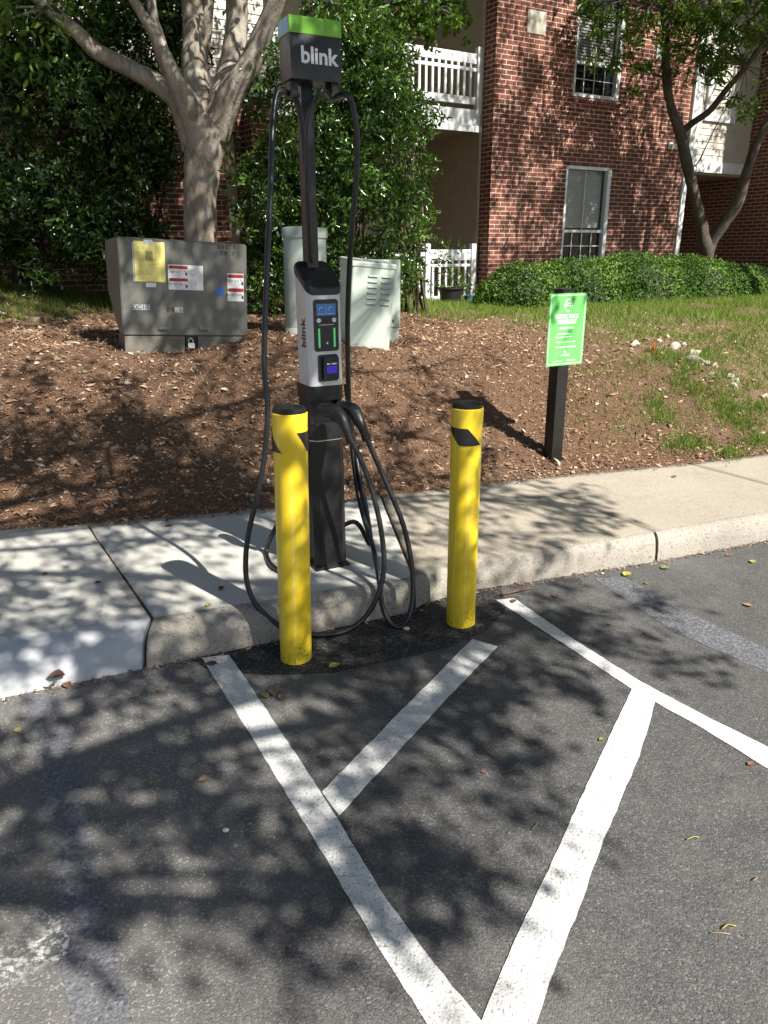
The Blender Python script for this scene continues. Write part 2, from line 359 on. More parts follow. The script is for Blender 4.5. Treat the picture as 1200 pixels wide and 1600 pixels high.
def catmull(pts, n=6, rad=None):
    P = [Vector(p) for p in pts]; Rr = rad if rad else None
    out = []; ro = []
    for i in range(len(P) - 1):
        p0 = P[max(i - 1, 0)]; p1 = P[i]; p2 = P[i + 1]; p3 = P[min(i + 2, len(P) - 1)]
        for j in range(n):
            t = j / n
            out.append(0.5 * ((2 * p1) + (p2 - p0) * t + (2 * p0 - 5 * p1 + 4 * p2 - p3) * t * t + (3 * p1 - p0 - 3 * p2 + p3) * t ** 3))
            if Rr: ro.append(Rr[i] * (1 - t) + Rr[i + 1] * t)
    out.append(P[-1])
    if Rr: ro.append(Rr[-1])
    return (out, ro) if Rr else out
def tube(bm, pts, rad, seg=10, mi=0, cap=True, wob=0.0):
    n = len(pts); rings = []
    t0 = (pts[1] - pts[0]).normalized()
    nrm = t0.orthogonal().normalized()
    for i, p in enumerate(pts):
        t = (pts[min(i + 1, n - 1)] - pts[max(i - 1, 0)]).normalized()
        nrm = (nrm - t * nrm.dot(t)).normalized(); b = t.cross(nrm)
        r = rad[i] if isinstance(rad, (list, tuple)) else rad
        rings.append([bm.verts.new(p + (nrm * math.cos(a) + b * math.sin(a)) * r * (1 + (random.uniform(-wob, wob) if wob else 0))) for a in [2 * math.pi * k / seg for k in range(seg)]])
    for i in range(n - 1):
        for k in range(seg):
            f = bm.faces.new((rings[i][k], rings[i][(k + 1) % seg], rings[i + 1][(k + 1) % seg], rings[i + 1][k])); f.material_index = mi
    if cap:
        bm.faces.new(rings[0][::-1]).material_index = mi; bm.faces.new(rings[-1]).material_index = mi
def lathe(bm, prof, seg=40, mi=0, cx=0, cy=0, mis=None):
    rings = []
    for r, z in prof:
        rings.append([bm.verts.new((cx + r * math.cos(2 * math.pi * k / seg), cy + r * math.sin(2 * math.pi * k / seg), z)) for k in range(seg)] if r > 1e-6 else [bm.verts.new((cx, cy, z))])
    for i in range(len(rings) - 1):
        a, b = rings[i], rings[i + 1]
        for k in range(seg):
            k2 = (k + 1) % seg
            if len(a) == 1 and len(b) == 1: continue
            if len(a) == 1: f = bm.faces.new((a[0], b[k2], b[k]))
            elif len(b) == 1: f = bm.faces.new((a[k], a[k2], b[0]))
            else: f = bm.faces.new((a[k], a[k2], b[k2], b[k]))
            f.material_index = mis[i] if mis else mi
def prism(bm, poly, y0, y1, mi=0):
    """poly in local x,z ; extruded along y"""
    a = [bm.verts.new((x, y0, z)) for x, z in poly]; b = [bm.verts.new((x, y1, z)) for x, z in poly]
    fs = [bm.faces.new(a), bm.faces.new(b[::-1])]
    n = len(poly)
    for i in range(n): fs.append(bm.faces.new((a[i], b[i], b[(i + 1) % n], a[(i + 1) % n])))
    for f in fs: f.material_index = mi
    return a + b
def rrect(x0, x1, z0, z1, r, n=5):
    P = []
    for cx, cz, a0 in ((x1 - r, z1 - r, 0), (x0 + r, z1 - r, 90), (x0 + r, z0 + r, 180), (x1 - r, z0 + r, 270)):
        for i in range(n + 1):
            a = R(a0 + 90 * i / n); P.append((cx + r * math.cos(a), cz + r * math.sin(a)))
    return P
def flat_poly(bm, pts, z, mi=0):
    f = bm.faces.new([bm.verts.new((p[0], p[1], z)) for p in pts]); f.material_index = mi
    f.normal_update()
    if f.normal.z < 0: f.normal_flip()
    return f
def text(name, s, size, mat, parent, M, align='CENTER', bold=0.0, ext=0.0006, sx=1.0):
    c = bpy.data.curves.new(name, 'FONT'); c.body = s; c.size = size; c.extrude = ext; c.offset = bold; c.align_x = align; c.align_y = 'CENTER'; c.resolution_u = 3
    t = bpy.data.objects.new(name, c); COL.objects.link(t)
    dg = bpy.context.evaluated_depsgraph_get(); me = bpy.data.meshes.new_from_object(t.evaluated_get(dg))
    bpy.data.objects.remove(t); bpy.data.curves.remove(c)
    me.transform(M @ Matrix.Diagonal((sx, 1, 1, 1))); me.materials.clear(); me.materials.append(MAT[mat])
    o = bpy.data.objects.new(name, me); COL.objects.link(o); o.parent = parent
    return o
def front(x, y, z):      # text plane facing -y
    return Matrix.Translation((x, y, z)) @ Matrix.Rotation(R(90), 4, 'X')
def np_mesh(name, V, Fc, m, parent=None, var=None, smooth=False, **k):
    me = bpy.data.meshes.new(name); V = np.ascontiguousarray(V, dtype=np.float32); Fc = np.ascontiguousarray(Fc, dtype=np.int32)
    nf, c = Fc.shape
    me.vertices.add(len(V)); me.vertices.foreach_set('co', V.ravel())
    me.loops.add(nf * c); me.loops.foreach_set('vertex_index', Fc.ravel())
    me.polygons.add(nf); me.polygons.foreach_set('loop_start', np.arange(nf, dtype=np.int32) * c)
    try: me.polygons.foreach_set('loop_total', np.full(nf, c, np.int32))
    except Exception: pass
    if var is not None:
        a = me.attributes.new('var', 'FLOAT', 'FACE'); a.data.foreach_set('value', np.ascontiguousarray(var, dtype=np.float32))
    me.update(calc_edges=True)
    if smooth: me.polygons.foreach_set('use_smooth', np.ones(nf, bool))
    ms = m if isinstance(m, (list, tuple)) else [m]
    for x in ms: me.materials.append(MAT[x])
    o = bpy.data.objects.new(name, me); COL.objects.link(o)
    if parent: o.parent = parent
    return props(o, **k)
def unit(v): return v / (np.linalg.norm(v, axis=1, keepdims=True) + 1e-9)
def leaves(P, D, L, W, fold=0.25, nrm=None):
    """P base (n,3), D direction, L length, W width -> 2 quads per leaf, folded along the midrib"""
    n = len(P); D = unit(D)
    if nrm is None: nrm = rng.normal(size=(n, 3)) + np.array([0, 0, 1.0])
    Sd = unit(np.cross(D, nrm)); N = np.cross(Sd, D)
    L = np.broadcast_to(L, (n,))[:, None]; W = np.broadcast_to(W, (n,))[:, None]
    b = P; tip = P + D * L - N * L * 0.12; mid1 = P + D * L * 0.5 + N * 0
    l1 = P + D * L * 0.30 + Sd * W * 0.5 + N * W * fold; l2 = P + D * L * 0.72 + Sd * W * 0.40 + N * W * fold * 0.7
    r1 = P + D * L * 0.30 - Sd * W * 0.5 + N * W * fold; r2 = P + D * L * 0.72 - Sd * W * 0.40 + N * W * fold * 0.7
    V = np.stack([b, l1, l2, tip, r2, r1], 1).reshape(-1, 3)
    i = np.arange(n)[:, None] * 6
    Fc = np.concatenate([i + np.array([0, 3, 2, 1]), i + np.array([0, 5, 4, 3])], 1).reshape(-1, 4)
    return V, Fc
def quads1(P, D, L, W, nrm):
    n = len(P); D = unit(D); Sd = unit(np.cross(D, nrm))
    L = np.broadcast_to(L, (n,))[:, None]; W = np.broadcast_to(W, (n,))[:, None]
    V = np.stack([P - Sd * W * .3, P + D * L * .45 - Sd * W * .5, P + D * L, P + D * L * .45 + Sd * W * .5], 1).reshape(-1, 3)
    return V, np.arange(n * 4).reshape(-1, 4)

# ------------------------------------------------------------------ setting: lot, kerb, pavement, bank
gut = np.array([(-14, -3.2), (-6, 0.35), (-1.43, 2.36), (-.93, 2.575), (-.46, 2.775), (-.14, 2.92), (.10, 3.03), (.19, 3.12), (.31, 3.20), (.46, 3.275), (.81, 3.39), (1.13, 3.50), (1.45, 3.61), (1.75, 3.73), (2.18, 3.90), (6, 5.45), (16, 9.6)])
top = np.array([(-14, -2.95), (-6, 0.60), (-1.51, 2.585), (-.98, 2.72), (-.47, 2.90), (-.16, 3.02), (.10, 3.10), (.19, 3.17), (.31, 3.25), (.46, 3.33), (.81, 3.44), (1.13, 3.56), (1.45, 3.69), (1.75, 3.82), (2.21, 4.00), (6, 5.55), (16, 9.7)])
bak = np.array([(-14, -1.5), (-6, 2.3), (-2.08, 3.75), (-1.62, 3.83), (-1.1, 3.97), (-.63, 4.09), (0, 4.33), (.4, 4.46), (.83, 4.61), (1.29, 4.77), (1.76, 4.9), (2.26, 5.05), (2.81, 5.24), (6, 6.6), (16, 10.8)])
Yg = lambda x: np.interp(x, gut[:, 0], gut[:, 1]); Yt = lambda x: np.interp(x, top[:, 0], top[:, 1]); Yb = lambda x: np.interp(x, bak[:, 0], bak[:, 1])
def sm(t): t = np.clip(t, 0, 1); return t * t * (3 - 2 * t)
def hz(x, y):
    x = np.asarray(x, float); y = np.asarray(y, float); off = y - Yb(x)
    rt = np.interp(off, [-1, 0, .26, .6, 1.2, 2, 3, 5, 9], [.06, .145, .19, .34, .57, .70, .77, .80, .79])
    lf = np.interp(off, [-1, 0, .2, .6, 1.0, 1.5, 2.2, 4.5, 8], [.06, .145, .22, .45, .69, .90, .95, .94, .86])
    wgt = sm((x + 0.6) / 2.0)
    z = lf * (1 - wgt) + rt * wgt
    z = z + 0.38 * sm((-x - 2.3) / 3.0) * sm((off - 1.2) / 3.5)
    z = z + 0.02 * np.sin(x * 3.1 + y * 1.7) * sm(off / 0.6) + 0.012 * np.sin(x * 7.3 - y * 5.1) * sm(off / 0.4)
    return z
bm = bmesh.new()
flat_poly(bm, [(-400, -400), (400, -400), (400, 400), (-400, 400)], 0.0)
obj('asphalt_lot', bm, 'asphalt', kind='structure')
# bank sheet
xs = np.concatenate([np.linspace(-14, -5, 40), np.linspace(-4.95, 6, 240), np.linspace(6.1, 16, 40)]); ts = np.concatenate([np.linspace(-0.15, 5, 130), np.linspace(5.1, 22, 50)])
X, T = np.meshgrid(xs, ts); Yy = Yb(X) + T; Z = hz(X, Yy)
rough = (rng.random(X.shape) - .5) * 0.022 * sm(T / 0.25); Z = Z + rough
nx, ny = len(xs), len(ts); idx = np.arange(nx * ny).reshape(ny, nx)
Fc = np.stack([idx[:-1, :-1], idx[:-1, 1:], idx[1:, 1:], idx[1:, :-1]], -1).reshape(-1, 4)
np_mesh('mulched_bank', np.stack([X, Yy, Z], -1).reshape(-1, 3), Fc, 'ground', smooth=True, kind='structure')
# pavement slabs and kerb: cut at the joints (front x, back x)
J = [(-14, -14), (-5.2, -5.6), (-.955, -1.635), (.135, -.02), (1.44, .86), (2.65, 2.12), (4.3, 3.75), (6.2, 5.6), (16, 16)]
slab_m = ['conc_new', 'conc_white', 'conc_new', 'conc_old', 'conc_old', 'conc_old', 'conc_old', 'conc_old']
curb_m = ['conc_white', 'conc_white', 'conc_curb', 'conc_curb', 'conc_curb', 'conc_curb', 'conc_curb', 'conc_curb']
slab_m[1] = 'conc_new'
for i in range(len(J) - 1):
    (fa, ba), (fb, bb) = J[i], J[i + 1]; g = 0.0085
    N = max(4, int((fb - fa) / 0.06)) if fb - fa < 6 else 30
    u = np.linspace(0, 1, N + 1); v = np.linspace(0, 1, 14)
    xf = fa + g + (fb - fa - 2 * g) * u; xb = ba + g + (bb - ba - 2 * g) * u
    V = []
    for vv in v:
        x = xf * (1 - vv) + xb * vv; y = Yt(xf) * (1 - vv) + Yb(xb) * vv
        V.append(np.stack([x, y, 0.140 + 0.008 * vv + 0 * x], -1))
    yb = np.stack([xb, Yb(xb), 0.02 + 0 * xb], -1)
    V.append(yb); V = np.array(V)
    # side walls
    r, cN = V.shape[0], V.shape[1]; id_ = np.arange(r * cN).reshape(r, cN)
    Fq = np.stack([id_[:-1, :-1], id_[:-1, 1:], id_[1:, 1:], id_[1:, :-1]], -1).reshape(-1, 4)
    VV = V.reshape(-1, 3); nV = len(VV)
    L0 = V[:14, 0].copy(); L0[:, 2] = 0.03; R0 = V[:14, -1].copy(); R0[:, 2] = 0.03
    VV = np.concatenate([VV, L0, R0]); ex = []
    for k in range(13):
        ex.append((id_[k, 0], id_[k + 1, 0], nV + k + 1, nV + k)); ex.append((id_[k + 1, -1], id_[k, -1], nV + 14 + k, nV + 14 + k + 1))
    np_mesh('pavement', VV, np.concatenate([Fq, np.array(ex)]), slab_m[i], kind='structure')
    # kerb
    prof = [(0.0, -0.05), (0.0, 0.0), (0.10, 0.05), (0.28, 0.098), (0.48, 0.124), (0.72, 0.1355), (1.0, 0.1395)]
    if i >= 3: prof = [(0.0, -0.05), (0.02, 0.0), (0.10, 0.055), (0.22, 0.095), (0.42, 0.122), (0.70, 0.136), (1.0, 0.1395)]
    M2 = max(6, int((fb - fa) / 0.03)) if fb - fa < 6 else 60
    xx = np.linspace(fa + g, fb - g, M2); V = []
    for pu, pz in prof:
        jj = (rng.random(M2) - .5) * (0.010 if curb_m[i] == 'conc_curb' else 0.002)
        wgt_ = 0 if pu in (0, 1) else 1
        shr = 1.0
        if 2 <= i: shr = 1.0
        yy = Yg(xx) * (1 - pu) + (Yt(xx)) * pu
        V.append(np.stack([xx, yy + jj * wgt_, pz + jj * .5 * wgt_ + 0 * xx], -1))
    V = np.array(V); r, cN = V.shape[:2]; id_ = np.arange(r * cN).reshape(r, cN)
    Fq = np.stack([id_[:-1, :-1], id_[:-1, 1:], id_[1:, 1:], id_[1:, :-1]], -1).reshape(-1, 4)
    VV = V.reshape(-1, 3); nV = len(VV)
    cl = V[-1, 0] * [1, 1, 0] + [0, 0, -.05]; cr = V[-1, -1] * [1, 1, 0] + [0, 0, -.05]
    VV = np.concatenate([VV, [cl, cr]]); ex = []
    for k in range(r - 1):
        ex.append((id_[k, 0], id_[k + 1, 0], nV, nV)); ex.append((id_[k + 1, -1], id_[k, -1], nV + 1, nV + 1))
    bm = bmesh.new(); bv = [bm.verts.new(p) for p in VV]
    for f in Fq: bm.faces.new([bv[q] for q in f])
    for f in ex: bm.faces.new([bv[q] for q in f[:3]])
    obj('kerb', bm, curb_m[i], smooth=50, kind='structure')
# gaps below the joints
bm = bmesh.new()
for xa, xb_ in J[1:-1]:
    a = Vector((xa, Yg(xa) + .03, 0.0)); b = Vector((xa, Yt(xa), 0.0)); c_ = Vector((xb_, Yb(xb_), 0))
    for p, q, z0, z1 in ((a, b, .03, .112), (b, c_, .112, .124)):
        box(bm, -.01, .01, 0, (q - p).length, 0, 0.01, mat=None)
        vs = bm.verts[:][-8:] if False else None
bm.free()
bm = bmesh.new()
for xa, xb_ in J[1:-1]:
    a = (xa, Yt(xa)); b = (xb_, Yb(xb_))
    z = 0.128
    vs = [bm.verts.new(p) for p in ((a[0] - .012, a[1], z), (a[0] + .012, a[1], z), (b[0] + .012, b[1], z), (b[0] - .012, b[1], z))]
    bm.faces.new(vs)
    g0 = (xa, Yg(xa) + .012)
    vs = [bm.verts.new(p) for p in ((g0[0] - .012, g0[1], 0.0), (g0[0] + .012, g0[1], 0.0), (a[0] + .012, a[1], z), (a[0] - .012, a[1], z))]
    bm.faces.new(vs)
obj('joint_filler', bm, 'ground', kind='structure')

# fresh asphalt strip round the bollards
pts = [onz(*p) for p in ((300, 1030), (330, 1050), (430, 1055), (520, 1052), (620, 1030), (700, 1012), (760, 985), (790, 955), (785, 925))]
poly = [(p.x, p.y) for p in pts] + [(x, float(Yg(x)) + .02) for x in np.linspace(pts[-1].x, pts[0].x, 26)]
bm = bmesh.new(); flat_poly(bm, poly, 0.0014); bmesh.ops.triangulate(bm, faces=bm.faces[:])
obj('fresh_asphalt', bm, 'fresh', kind='structure')
def line(name, pix, mat, z, jit=0.0018):
    P = [onz(*p) for p in pix]; out = []
    n = len(P)
    for i in range(n):
        a, b = P[i], P[(i + 1) % n]; L = (b - a).length; k = max(1, int(L / 0.03)); nn = (b - a).normalized().cross(Vector((0, 0, 1)))
        for j in range(k): out.append(a.lerp(b, j / k) + nn * (random.uniform(-jit, jit) if j else 0))
    bm = bmesh.new(); flat_poly(bm, out, z); bmesh.ops.triangulate(bm, faces=bm.faces[:], ngon_method='EAR_CLIP')
    return obj(name, bm, mat, kind='structure')
line('painted_line', [(315, 1028), (358, 1024), (430, 1130), (501, 1238), (600, 1400), (680, 1508), (752, 1596), (800, 1660), (700, 1655), (667, 1600), (590, 1480), (478, 1290), (395, 1155)], 'line', 0.0022)
line('painted_line', [(738, 999), (778, 1011), (700, 1090), (530, 1275), (503, 1238), (620, 1118)], 'line', 0.0026)
line('painted_line', [(988, 1075), (1026, 1092), (1000, 1180), (940, 1322), (905, 1420), (865, 1520), (838, 1600), (818, 1680), (700, 1690), (754, 1592), (800, 1480), (868, 1335), (925, 1210)], 'line', 0.0030)
line('painted_line', [(775, 938), (803, 935), (900, 1002), (1002, 1066), (1100, 1118), (1200, 1168), (1330, 1235), (1345, 1290), (1200, 1202), (1100, 1140), (985, 1076), (880, 1006)], 'line', 0.0025)
line('faded_line', [(42, 1090), (98, 1085), (128, 1240), (163, 1400), (190, 1500), (215, 1640), (118, 1640), (98, 1500), (85, 1370), (62, 1240)], 'faded', 0.0018, .006)
line('faded_line', [(930, 905), (975, 902), (1060, 950), (1200, 1015), (1300, 1060), (1300, 1105), (1200, 1052), (1050, 985)], 'faded', 0.0018, .006)
line('worn_paint_patch', [(-40, 1460), (40, 1425), (100, 1430), (105, 1490), (60, 1540), (-40, 1560)], 'worn', 0.0020, .01)
line('worn_paint_patch', [(380, 1275), (430, 1260), (450, 1300), (420, 1350), (370, 1345), (350, 1310)], 'worn2', 0.0020, .01)
line('worn_paint_patch', [(645, 1265), (690, 1270), (695, 1300), (650, 1295)], 'worn2', 0.0020, .01)

# ------------------------------------------------------------------ bollards
def bollard(loc, h, tilt, rz, label, decal):
    root = empty('bollard', loc, rz, tilt, label=label, cat='bollard', group='yellow safety bollards in front of the charging station')
    r = 0.0635; bm = bmesh.new()
    lathe(bm, [(r, -0.05), (r, h - .155), (r + .0016, h - .150), (r + .0016, h - .012), (r - .001, h - .009)], 56)
    obj('sleeve', bm, 'yellow', root, smooth=40)
    bm = bmesh.new(); lathe(bm, [(r - .003, h - .012), (r - .002, h + .004), (r - .006, h + .007), (r * .6, h + .009), (0.001, h + .010), (0, h + .010)], 48)
    obj('cap', bm, 'black_pl', root, smooth=50)
    for (a0, a1, a2, a3, z0, z1) in decal:
        bm = bmesh.new()      # bottom from a0..a1, top a2..a3 (degrees), heights below the top
        n = 16; m_ = 8; grid = []
        for j in range(m_ + 1):
            t = j / m_; rowl = []
            for i in range(n + 1):
                lo = a0 + (a2 - a0) * t; hi = a1 + (a3 - a1) * t; a = R(lo + (hi - lo) * i / n); rr_ = r + .0030
                rowl.append(bm.verts.new((rr_ * math.cos(a), rr_ * math.sin(a), h - z0 + (z0 - z1) * t)))
            grid.append(rowl)
        for j in range(m_):
            for i in range(n): bm.faces.new((grid[j][i], grid[j][i + 1], grid[j + 1][i + 1], grid[j + 1][i]))
        obj('black_chevron', bm, 'black_decal', root, smooth=180)
    return root
# angle -90 faces the camera; -180 is the left edge, 0 the right edge
bollard((-.361, 2.645, 0), 1.02, R(1.2), 0, 'yellow bollard left of the other, directly in front of the black charging pedestal', [(-215, -112, -215, -170, .150, .075), (-20, 40, -62, 40, .150, .075)])
bollard((.337, 2.94, 0), .975, R(0), 0, 'yellow bollard standing alone at the kerb between the hanging cables and the green sign', [(-122, -38, -178, -92, .155, .085)])

# ------------------------------------------------------------------ charging station
CH = Vector((-.277, 3.288, .143)); CRZ = R(27)
ch = empty('charging_station', CH, CRZ, label='tall black and silver electric vehicle charging pedestal with overhead cable head and two cables', cat='charging station')
Mi = mat_of(ch).inverted()
def loc(x, y, Y): return Mi @ onY(x, y, Y)
def locg(x, y, z): return Mi @ onz(x, y, z)
# lower post: chamfered body with a slanted facet
bm = bmesh.new()
pl = [(-.080, .078), (-.080, -.044), (-.054, -.073), (.056, -.073), (.079, -.050), (.079, .078)]
def loft(bm, secs, mi=0, capb=True, capt=True):
    rings = [[bm.verts.new((x * sx + ox, y * sy + oy, z)) for x, y in pl_] for pl_, z, sx, sy, ox, oy in secs]
    n = len(rings[0])
    for a, b in zip(rings[:-1], rings[1:]):
        for k in range(n): bm.faces.new((a[k], a[(k + 1) % n], b[(k + 1) % n], b[k])).material_index = mi
    if capb: bm.faces.new(rings[0][::-1]).material_index = mi
    if capt: bm.faces.new(rings[-1]).material_index = mi
loft(bm, [(pl, .012, 1, 1, 0, 0), (pl, .618, 1, 1, 0, 0)])
bmesh.ops.recalc_face_normals(bm, faces=bm.faces[:])
obj('lower_post', bm, 'black_pl', ch, smooth=30)
bxo('base_plate', (-.086, .086, -.082, .084, 0, .012), 'black_pl', ch, bev=.004)
bm = bmesh.new(); loft(bm, [(pl, .6185, 1.012, 1.012, 0, 0), (pl, .6225, 1.012, 1.012, 0, 0)]); obj('seam_strip', bm, 'steel', ch, smooth=30)
for dx in (-.05, .05):
    bm = bmesh.new(); lathe(bm, [(0.001, .019), (.010, .019), (.010, .012)], 8, cx=dx, cy=-.074); obj('anchor_bolt', bm, 'black_pl', ch)
# holster section with recess: frame of pieces
bm = bmesh.new()
loft(bm, [(pl, .623, 1, 1, 0, 0), (pl, .700, 1, 1, 0, 0)]); 
pc = [(-.083, .079), (-.083, -.047), (-.056, -.076), (.058, -.076), (.082, -.052), (.082, .079)]
loft(bm, [(pc, .800, 1, 1, 0, 0), (pc, .862, 1, 1, 0, 0)])
box(bm, -.080, -.060, -.052, .07, .700, .800); box(bm, .063, .079, -.045, .07, .700, .800); box(bm, -.060, .063, .00, .07, .700, .800)
bmesh.ops.recalc_face_normals(bm, faces=bm.faces[:])
obj('holster', bm, 'black_pl', ch, smooth=30)
# cabinet: silver shell, sloped cap
W2 = .0795; D0 = -.077; D1 = .078
bm = bmesh.new()
plan = []
rr0 = .028
for cx, cy, a0 in ((W2 - rr0, D1 - rr0, 0), (-W2 + rr0, D1 - rr0, 90), (-W2 + rr0, D0 + rr0, 180), (W2 - rr0, D0 + rr0, 270)):
    for i in range(6): a = R(a0 + 90 * i / 5); plan.append((cx + rr0 * math.cos(a), cy + rr0 * math.sin(a)))
def topz(y):          # concave sweep from low front to high back
    t = (y - D0) / (D1 - D0); return 1.243 + .098 * (t ** 0.8 if t > 0 else 0)
n = len(plan)
ra = [bm.verts.new((x, y, .864)) for x, y in plan]; rb = [bm.verts.new((x, y, topz(y))) for x, y in plan]
for k in range(n): bm.faces.new((ra[k], ra[(k + 1) % n], rb[(k + 1) % n], rb[k]))
bm.faces.new(ra[::-1]); bm.faces.new(rb)
obj('cabinet_shell', bm, 'silver', ch, smooth=35)
bm = bmesh.new()
secs = []
for off, s in ((0.0, 1.03), (.022, 1.035), (.031, 1.0), (.036, .92)):
    secs.append([bm.verts.new((x * s, y * s, topz(y) + off)) for x, y in plan])
for a, b in zip(secs[:-1], secs[1:]):
    for k in range(n): bm.faces.new((a[k], a[(k + 1) % n], b[(k + 1) % n], b[k]))
bm.faces.new(secs[0][::-1]); bm.faces.new(secs[-1])
obj('sloped_cap', bm, 'black_pl', ch, smooth=40)
FY = D0
def plate(name, x0, x1, z0, z1, r, y, th, m, par, **k):
    bm = bmesh.new(); prism(bm, rrect(x0, x1, z0, z1, r), y - th, y)
    bmesh.ops.recalc_face_normals(bm, faces=bm.faces[:]); return obj(name, bm, m, par, **k)
pn = plate('control_panel', -.055, .057, 1.012, 1.226, .012, FY, .004, 'black_decal', ch)
m_scr = emis('status_screen', (0.02, 0.09, 0.24), 0.35); MAT['screen'] = m_scr
MAT['screen2'] = emis('terminal_screen', (0.04, 0.015, 0.6), 0.28); MAT['led'] = emis('led_bar', (0.05, 0.35, 0.12), 0.5, (0.05, 0.16, 0.08)); MAT['screenline'] = emis('screen_mark', (0.12, 0.33, 0.6), 0.35)
sc = plate('screen', -.042, .045, 1.160, 1.208, .002, FY - .004, .0008, 'screen', pn)
bm = bmesh.new()
for cx in (-.02, .022):
    tube(bm, [Vector((cx + .009 * math.cos(a), FY - .0052, 1.186 + .009 * math.sin(a))) for a in [R(40 + 25 * i) for i in range(8)]], .0016, 5)
box(bm, -.036, -.006, FY - .0056, FY - .0048, 1.166, 1.168); box(bm, .008, .038, FY - .0056, FY - .0048, 1.166, 1.168); box(bm, .0005, .0017, FY - .0056, FY - .0048, 1.163, 1.205)
obj('screen_symbols', bm, 'screenline', sc)
for cx in (-.034, .036):
    bm = bmesh.new(); lathe(bm, [(0.001, .0), (.0095, 0), (.0095, .004), (.007, .006), (.0055, .006), (.0055, .004), (0.001, .004)], 20)
    bmesh.ops.transform(bm, matrix=Matrix.Translation((cx, FY - .004, 1.141)) @ Matrix.Rotation(R(90), 4, 'X'), verts=bm.verts[:]); obj('reader_button', bm, 'white_txt', pn, smooth=40)
bm = bmesh.new(); lathe(bm, [(0.001, 0), (.008, 0), (.008, .003), (0.001, .0045)], 18); bmesh.ops.transform(bm, matrix=Matrix.Translation((.001, FY - .004, 1.139)) @ Matrix.Rotation(R(90), 4, 'X'), verts=bm.verts[:]); obj('camera_lens', bm, 'navy', pn, smooth=50)
bxo('chrome_line', (-.033, .035, FY - .0055, FY - .004, 1.1215, 1.1232), 'steel', pn)
for cx in (-.033, .037): plate('led_bar', cx - .004, cx + .004, 1.028, 1.108, .003, FY - .004, .0012, 'led', pn)
bm = bmesh.new()
prism(bm, [(-.003, 1.046), (.006, 1.040), (.006, 1.053)], FY - .0052, FY - .004); obj('tap_symbol', bm, 'white_txt', pn)
tm = plate('terminal_recess', -.041, .049, .884, .998, .009, FY, .006, 'black_decal', ch)
bm = bmesh.new(); prism(bm, rrect(-.024, .047, .893, .990, .007), FY - .022, FY - .006); bmesh.ops.recalc_face_normals(bm, faces=bm.faces[:]); rd = obj('card_reader', bm, 'black_pl', tm)
s2 = plate('terminal_screen', -.014, .040, .915, .970, .002, FY - .022, .0008, 'black_decal', rd)
plate('lit_display', -.010, .036, .920, .951, .001, FY - .0228, .0006, 'screen2', s2)
bm = bmesh.new(); box(bm, -.009, .000, FY - .0236, FY - .0228, .957, .963); box(bm, .004, .009, FY - .0236, FY - .0228, .959, .962); box(bm, .013, .035, FY - .0236, FY - .0228, .957, .963); obj('display_text', bm, 'white_txt', s2)
text('lettering', 'blink', .062, 'black_txt', ch, Matrix.Translation((-W2 - .0007, -.020, 1.085)) @ Matrix.Rotation(R(-90), 4, 'Z') @ Matrix.Rotation(R(90), 4, 'X') @ Matrix.Rotation(R(90), 4, 'Z'), bold=.0016)
bm = bmesh.new()
box(bm, -W2 - .008, -W2, -.03, .0, .55, .585); obj('side_bracket', bm, 'black_pl', ch)
bm = bmesh.new(); tube(bm, catmull([(.07, -.01, .69), (.098, -.03, .685), (.112, -.035, .655), (.10, -.03, .622), (.07, -.01, .60)], 5), .006, 8); obj('cable_hook', bm, 'black_pl', ch, smooth=60)
# mast
bxo('mast', (-.030, .022, .030, .082, .9, 2.06), 'navy', ch, bev=.004)
# head
HX0, HX1, HY0, HY1 = -.103, .106, -.062, .058
hd = bxo('cable_head', (HX0, HX1, HY0, HY1, 2.035, 2.186), 'navy', ch, bev=.004)
bxo('green_band', (HX0 - .002, HX1 + .002, HY0 - .002, HY1 + .002, 2.1865, 2.243), 'greenband', hd, bev=.002)
bxo('blue_end_panel', (HX0 - .0035, HX0 - .0022, HY0 + .004, HY1 - .004, 2.190, 2.239), 'bluepanel', hd)
text('lettering', 'blink', .078, 'white_txt', hd, front(.012, HY0 - .001, 2.115), bold=.0021, ext=.001)
for dx, dy in ((-.080, .0), (.082, -.02)):
    bm = bmesh.new(); box(bm, dx - .016, dx + .016, dy - .03, dy + .03, 1.985, 2.035, bev=.003); box(bm, dx - .020, dx + .020, dy - .034, dy + .034, 1.978, 1.996, bev=.003)
    obj('cable_clamp', bm, 'black_pl', hd, smooth=40)
CR = .0115
def cable(name, pts, **k):
    bm = bmesh.new(); tube(bm, catmull(pts, 7), CR, 12); return obj(name, bm, 'rubber', ch, smooth=180, **k)
cl = Vector((-.080, 0, 1.985)); cr = Vector((.082, -.02, 1.985))
cable('left_cable', [loc(478, 425, 3.34), loc(478, 330, 3.33), loc(476, 240, 3.31), loc(470, 180, 3.29), loc(459, 150, 3.26), cl + Vector((0, 0, .004)), loc(436, 143, 3.2), loc(429, 165, 3.17), loc(425, 220, 3.12), loc(423, 300, 3.08), loc(418, 400, 3.03), loc(414, 500, 3.0), loc(413, 575, 2.98), loc(418, 640, 2.96), loc(413, 715, 2.94), loc(402, 775, 2.92),
       loc(390, 825, 2.90), loc(384, 870, 2.88), loc(387, 915, 2.85), loc(404, 950, 2.82), loc(436, 977, 2.80), loc(465, 988, 2.795), loc(505, 992, 2.80), loc(542, 985, 2.82), loc(572, 962, 2.86), loc(592, 925, 2.89), loc(600, 880, 2.93), loc(594, 820, 2.96), loc(579, 760, 2.98), loc(562, 715, 2.99), loc(547, 684, 2.99)])
